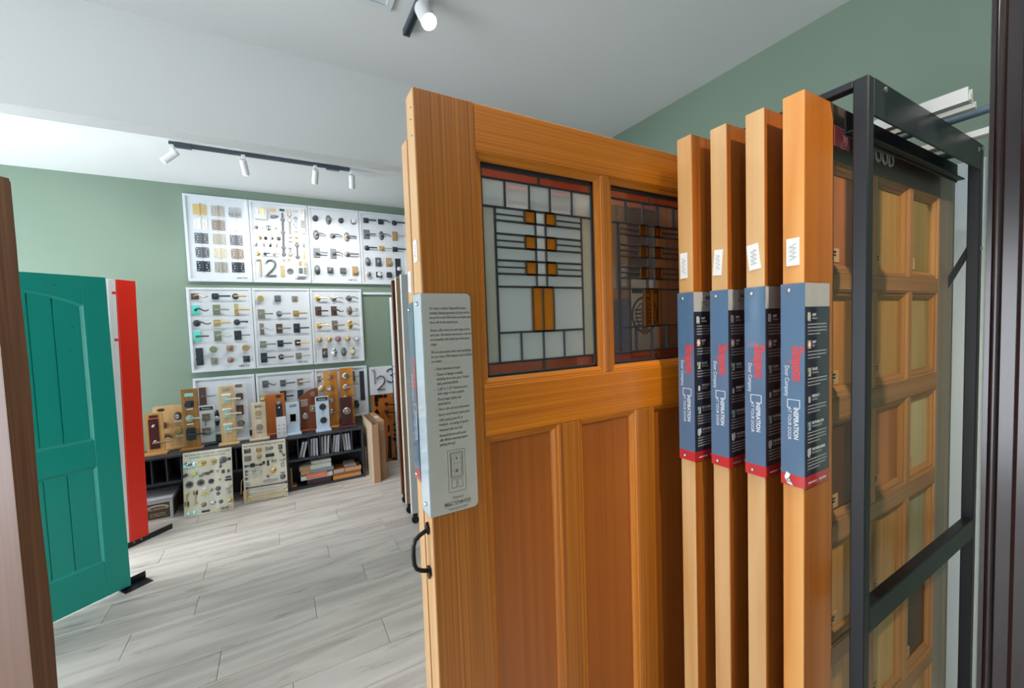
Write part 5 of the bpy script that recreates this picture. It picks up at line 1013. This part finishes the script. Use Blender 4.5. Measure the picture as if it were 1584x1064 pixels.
lock_stand('short maroon stand with one round silver knob at the right end of the shelf', cK, (985, 490), (1145, 472), (1000, 890), (1165, 870), Y1 + .0, MARW, [('dial', 1078, 670, 54, 48, 'nickel'), K(1080, 668, 'round', 30, 26, 'small', 'nickel')], base_pad=.026)
t = thing('brass_bell', 'small round brass bell hung beside the honey pine board', 'bell', tuple(onY(*cK(728, 362), 4.985))); b = MB(); b.lathe([(.002, .0), (.034, .002), (.036, .012), (.028, .022), (.010, .028), (.002, .029)], n=18); b.build('bell_dome', FIN['satin'], t, smooth=True); MB().cyl((0, .0, 0), (.03, .0105, .0), .004, n=8).build('arm', FIN['satin'], t)

# ================================================================== LEANING HARDWARE PANELS
PLY = wood('pale_birch_panel', S(236, 230, 216), S(226, 218, 202), 'Z', fine=30, along=.8, coat=.1)
def quad_uv(q, p):
    u = v = .5; TL, TR, BR, BL = q
    for _ in range(12):
        x = BL[0] * (1 - u) * (1 - v) + BR[0] * u * (1 - v) + TL[0] * (1 - u) * v + TR[0] * u * v - p[0]; y = BL[1] * (1 - u) * (1 - v) + BR[1] * u * (1 - v) + TL[1] * (1 - u) * v + TR[1] * u * v - p[1]
        xu = (BR[0] - BL[0]) * (1 - v) + (TR[0] - TL[0]) * v; xv = (TL[0] - BL[0]) * (1 - u) + (TR[0] - BR[0]) * u; yu = (BR[1] - BL[1]) * (1 - v) + (TR[1] - TL[1]) * v; yv = (TL[1] - BL[1]) * (1 - u) + (TR[1] - BR[1]) * u
        dt = xu * yv - xv * yu; u -= (x * yv - xv * y) / dt; v -= (xu * y - x * yu) / dt
    return u, v
def leaning_panel(label, foot, rz, lean, w, h, quad, title, items, corner_dots=True):
    t = thing('hardware_display', label, 'display board', foot, (-lean, 0, rz)); MB().cbox(0, w, 0, .012, .0, h, .0015).build('backing', PLY, t)
    uv = lambda x, y: (lambda a: Vector((a[0] * w, 0, a[1] * h)))(quad_uv(quad, (x, y))); sc = w / (quad[1][0] - quad[0][0])
    for k, s_ in enumerate(title): text('panel_title', s_, .021, INK, t, (w / 2, -.0006, h - .034 - k * .026), align='CENTER', sx=.88 if k == 0 else 1.0)
    if corner_dots:
        for x, z in ((.018, h - .022), (w - .018, h - .022), (.018, .022), (w - .018, .022)): MB().cyl((x, -.002, z), (x, 0, z), .004, n=8).build('screw', STEEL, t)
    tg = MB()
    for it in items:
        k, x, y = it[0], it[1], it[2]; p = uv(x, y); f = FIN[it[-1]]
        if k == 'dome': r = it[3] * sc; MB().lathe([(r, 0), (r, .003), (r * .8, .012), (r * .45, .018), (.0005, .020)], p, 16).build('door_stop', f, t, smooth=True)
        elif k == 'stop': r = it[3] * sc; b = MB(); b.lathe([(r, 0), (r, .003), (r * .7, .008), (r * .3, .010), (.0005, .011)], p, 16); b.cyl(p + Vector((-r * .2, -.008, 0)), p + Vector((-r * .3, -.05, -.004)), .010, .013, 10); b.build('door_stop', f, t, smooth=True)
        elif k == 'ring': r = it[3] * sc; q = MB().lathe([(r, 0), (r, .004), (r * .85, .008), (r * .6, .004), (.0005, .004)], p, 18).build('wall_bumper', f, t, smooth=True); MB().lathe([(r * .55, .003), (r * .5, .012), (r * .3, .014), (.0005, .014)], p, 14).build('rubber_pad', FIN['dark'], q, smooth=True)
        elif k == 'plate': a, c = it[3] * sc, it[4] * sc; b = MB(); b.cbox(p.x - a, p.x + a, -.006, 0, p.z - c, p.z + c, .002); b.cbox(p.x - a * .5, p.x + a * .5, -.018, -.004, p.z - c * .6, p.z + c * .6, .002); b.build('catch', f, t)
        elif k == 'flat': a, c = it[3] * sc, it[4] * sc; MB().cbox(p.x - a, p.x + a, -.005, 0, p.z - c, p.z + c, .0015).build('strike_plate', f, t)
        elif k == 'arm': p2 = uv(it[3], it[4]); b = MB(); b.cyl(p + Vector((0, -.014, 0)), p2 + Vector((0, -.014, 0)), it[5] * sc, n=8)
        if k == 'arm':
            for e in (p, p2): b.cbox(e.x - it[5] * sc * 2.2, e.x + it[5] * sc * 2.2, -.014, 0, e.z - it[5] * sc * 2, e.z + it[5] * sc * 2, .002)
            b.build('door_holder', f, t)
        if k in ('dome', 'stop', 'plate') and it[0] != 'arm':
            off = (it[3] if k != 'plate' else it[4]) * sc + .010; tg.box(p.x - .008, p.x + .010, -.0012, 0, p.z - off - .004, p.z - off + .005)
    tg.build('price_tag_slips', PAPER, t)['kind'] = 'stuff'; return t, uv
qA = ((52, 243), (627, 160), (653, 888), (75, 1010))
leaning_panel('pale panel of bumpers, stops and catches leaning on the left shelf', (-.819, 4.622, .003), math.radians(-4.5), math.radians(9.3), .373, .574, qA, ['DELTANA ARCHITECTURAL HARDWARE', 'BUMPERS, STOPS & CATCHES'], [
    ('stop', 112, 383, 50, 'chrome'), ('plate', 190, 370, 20, 28, 'chrome'), ('stop', 282, 355, 48, 'brass'), ('stop', 405, 335, 48, 'satin'), ('stop', 530, 312, 48, 'gun'), ('flat', 603, 300, 18, 22, 'dark'), ('arm', 498, 345, 495, 395, 5, 'dark'),
    ('stop', 92, 502, 24, 'dark'), ('plate', 195, 482, 34, 26, 'brass'), ('arm', 265, 505, 300, 480, 9, 'pewter'), ('arm', 345, 475, 390, 452, 9, 'bronze'), ('plate', 457, 445, 14, 12, 'nickel'), ('plate', 528, 450, 18, 24, 'bronze'), ('plate', 592, 440, 14, 22, 'gun'),
    ('ring', 130, 612, 50, 'pewter'), ('ring', 263, 588, 48, 'pewter'), ('ring', 385, 568, 36, 'gun'), ('dome', 487, 545, 16, 'satin'), ('flat', 590, 513, 34, 12, 'dark'), ('flat', 590, 545, 40, 13, 'dark'),
    ('dome', 312, 662, 18, 'white'), ('dome', 385, 670, 25, 'nickel'), ('dome', 467, 652, 34, 'gun'), ('dome', 467, 712, 24, 'gun'), ('arm', 575, 650, 622, 618, 8, 'nickel'), ('plate', 600, 690, 20, 20, 'nickel'),
    ('arm', 112, 715, 105, 870, 9, 'brass'), ('plate', 105, 850, 26, 40, 'bronze'), ('arm', 205, 690, 203, 830, 8, 'satin'), ('plate', 205, 705, 26, 32, 'bronze'), ('plate', 310, 722, 36, 22, 'brass'), ('dome', 300, 845, 32, 'pewter'), ('dome', 410, 818, 37, 'chrome'), ('dome', 500, 803, 27, 'gun'), ('dome', 610, 785, 31, 'brass'),
    ('plate', 130, 955, 26, 20, 'chrome'), ('plate', 195, 938, 28, 20, 'chrome'), ('flat', 322, 920, 48, 13, 'dark'), ('flat', 450, 895, 34, 10, 'brass'), ('arm', 520, 882, 578, 868, 9, 'pewter')])
qB = ((72, 160), (675, 72), (720, 860), (120, 990))
t, uv = leaning_panel('pale panel of sliding bolts and rods leaning against the middle of the shelves', (-.364, 4.664, .003), math.radians(-3.5), math.radians(6.6), .370, .570, qB, ['DELTANA ARCHITECTURAL HARDWARE'], [
    ('plate', 150, 250, 46, 36, 'chrome'), ('plate', 305, 230, 38, 32, 'brass'), ('plate', 448, 205, 54, 28, 'nickel'), ('plate', 605, 185, 30, 40, 'gun'), ('arm', 608, 245, 655, 298, 8, 'gun'), ('plate', 155, 358, 48, 42, 'pewter'), ('plate', 310, 330, 32, 32, 'brass'), ('plate', 458, 305, 60, 26, 'dark'),
    ('flat', 372, 410, 17, 24, 'dark'), ('flat', 432, 415, 16, 40, 'dark'), ('plate', 515, 380, 32, 26, 'chrome'), ('plate', 635, 360, 42, 14, 'nickel'), ('plate', 635, 430, 22, 42, 'chrome'), ('arm', 130, 465, 335, 435, 8, 'dark'), ('plate', 220, 450, 30, 32, 'dark'), ('arm', 140, 565, 335, 532, 7, 'chrome'), ('plate', 240, 540, 26, 26, 'nickel'), ('flat', 140, 560, 20, 40, 'chrome'),
    ('dome', 505, 512, 46, 'brass'), ('dome', 430, 598, 19, 'bronze'), ('dome', 640, 595, 43, 'gun'), ('flat', 640, 540, 30, 7, 'gun'), ('flat', 470, 648, 102, 22, 'chrome'), ('dome', 135, 640, 22, 'bronze'), ('plate', 160, 710, 30, 24, 'chrome'),
    ('arm', 150, 768, 690, 668, 8, 'dark'), ('arm', 190, 820, 680, 738, 8, 'chrome'), ('arm', 175, 892, 695, 790, 9, 'brass'), ('arm', 200, 940, 640, 860, 6, 'satin')])
p = uv(128, 865); MB().cbox(p.x - .012, p.x + .014, -.03, 0, p.z - .045, p.z + .045, .002).build('wood_block', PALEO, t)
b = MB(); p = uv(135, 640); b.tube([p + Vector((0, -.02, 0)), p + Vector((-.03, -.03, .0)), p + Vector((-.036, -.03, -.02)), p + Vector((-.040, -.03, -.12)), p + Vector((-.046, -.03, -.13))], .003, 6); b.build('stay_arm', FIN['satin'], t)

# ================================================================== CARTONS AND BALUSTER AT THE RIGHT OF THE SHELF
CB = mat('brown_cardboard', S(190, 148, 112), .75, var=.08, bump=.04, bscale=90); CBL = mat('pale_cardboard', S(208, 186, 158), .75, var=.08); TAPE = mat('packing_tape', S(204, 170, 130), .3)
def carton(label, x, y, w, d, h, m, opened, rz=0):
    t = thing('flat_carton', label, 'carton', (x, y, 0), (0, 0, rz)); c = .004
    MB().box(0, w, 0, c, 0, h - (.004 if opened else 0)).build('end_panel', CB, t); MB().box(0, w, d - c, d, 0, h).build('end_panel', CB, t); MB().box(0, c, c, d - c, 0, h + (.012 if opened else 0)).build('side_panel', m, t); MB().box(w - c, w, c, d - c, 0, h).build('side_panel', m, t); MB().box(c, w - c, c, d - c, 0, c).build('bottom_panel', CB, t)
    if not opened:
        MB().box(0, w, 0, d, h, h + c).build('top_flap', CB, t); MB().box(w * .2, w * .8, d * .35, d * .55, h + c, h + c + .0008).build('white_label', PAPER, t); MB().box(w * .1, w * .9, -.0008, 0, h - .10, h).build('tape_strip', TAPE, t)
    else:
        b = MB(); b.add([(0, c, h), (0, d * .8, h), (-.02, d * .85, h + .035), (-.014, c + .05, h + .03)], [(0, 1, 2, 3)]); b.v += [(v[0], v[1], v[2] + .002) for v in b.v]; b.f += [(4, 7, 6, 5), (0, 4, 5, 1), (1, 5, 6, 2), (2, 6, 7, 3), (3, 7, 4, 0)]; b.build('open_flap', CBL, t)
        MB().box(c, w - c, d * .3, d * .31, h - .08, h - .005).build('inner_flap', CB, t); b = MB()
        for i in range(6): b.box(-.0008, 0, .12 + i * .02, .26 + (i % 3) * .03, h - .10 - i * .03, h - .094 - i * .03)
        b.build('faint_print', mat('faint_carton_print', S(190, 170, 144), .8), t)
carton('narrow open brown carton standing next to the black shelf', .809, 4.470, .066, .56, .632, CBL, True)
carton('narrow closed brown carton with a white label, right of the open one', .886, 4.545, .070, .53, .640, CB, False)
t = thing('wooden_baluster', 'short grey-brown turned baluster between the black shelf and the open carton', 'baluster', (.788, 4.80, 0)); BAL = wood('weathered_baluster', S(148, 128, 118), S(118, 100, 92), 'Z', fine=40)
MB().cbox(-.018, .018, -.018, .018, 0, .05, .003).build('foot_block', BAL, t); b = MB(); b.lathe([(.012, .05), (.016, .06), (.009, .075), (.013, .11), (.015, .15), (.010, .19), (.016, .20), (.016, .215), (.009, .225), (.013, .25), (.010, .28), (.016, .30), (.014, .32), (.004, .33)], n=14, axis='Z'); b.build('turned_shaft', BAL, t, smooth=True)
MB().cyl((0, -.012, .262), (0, -.0135, .262), .005, n=8).build('bright_dot', WINK, t)
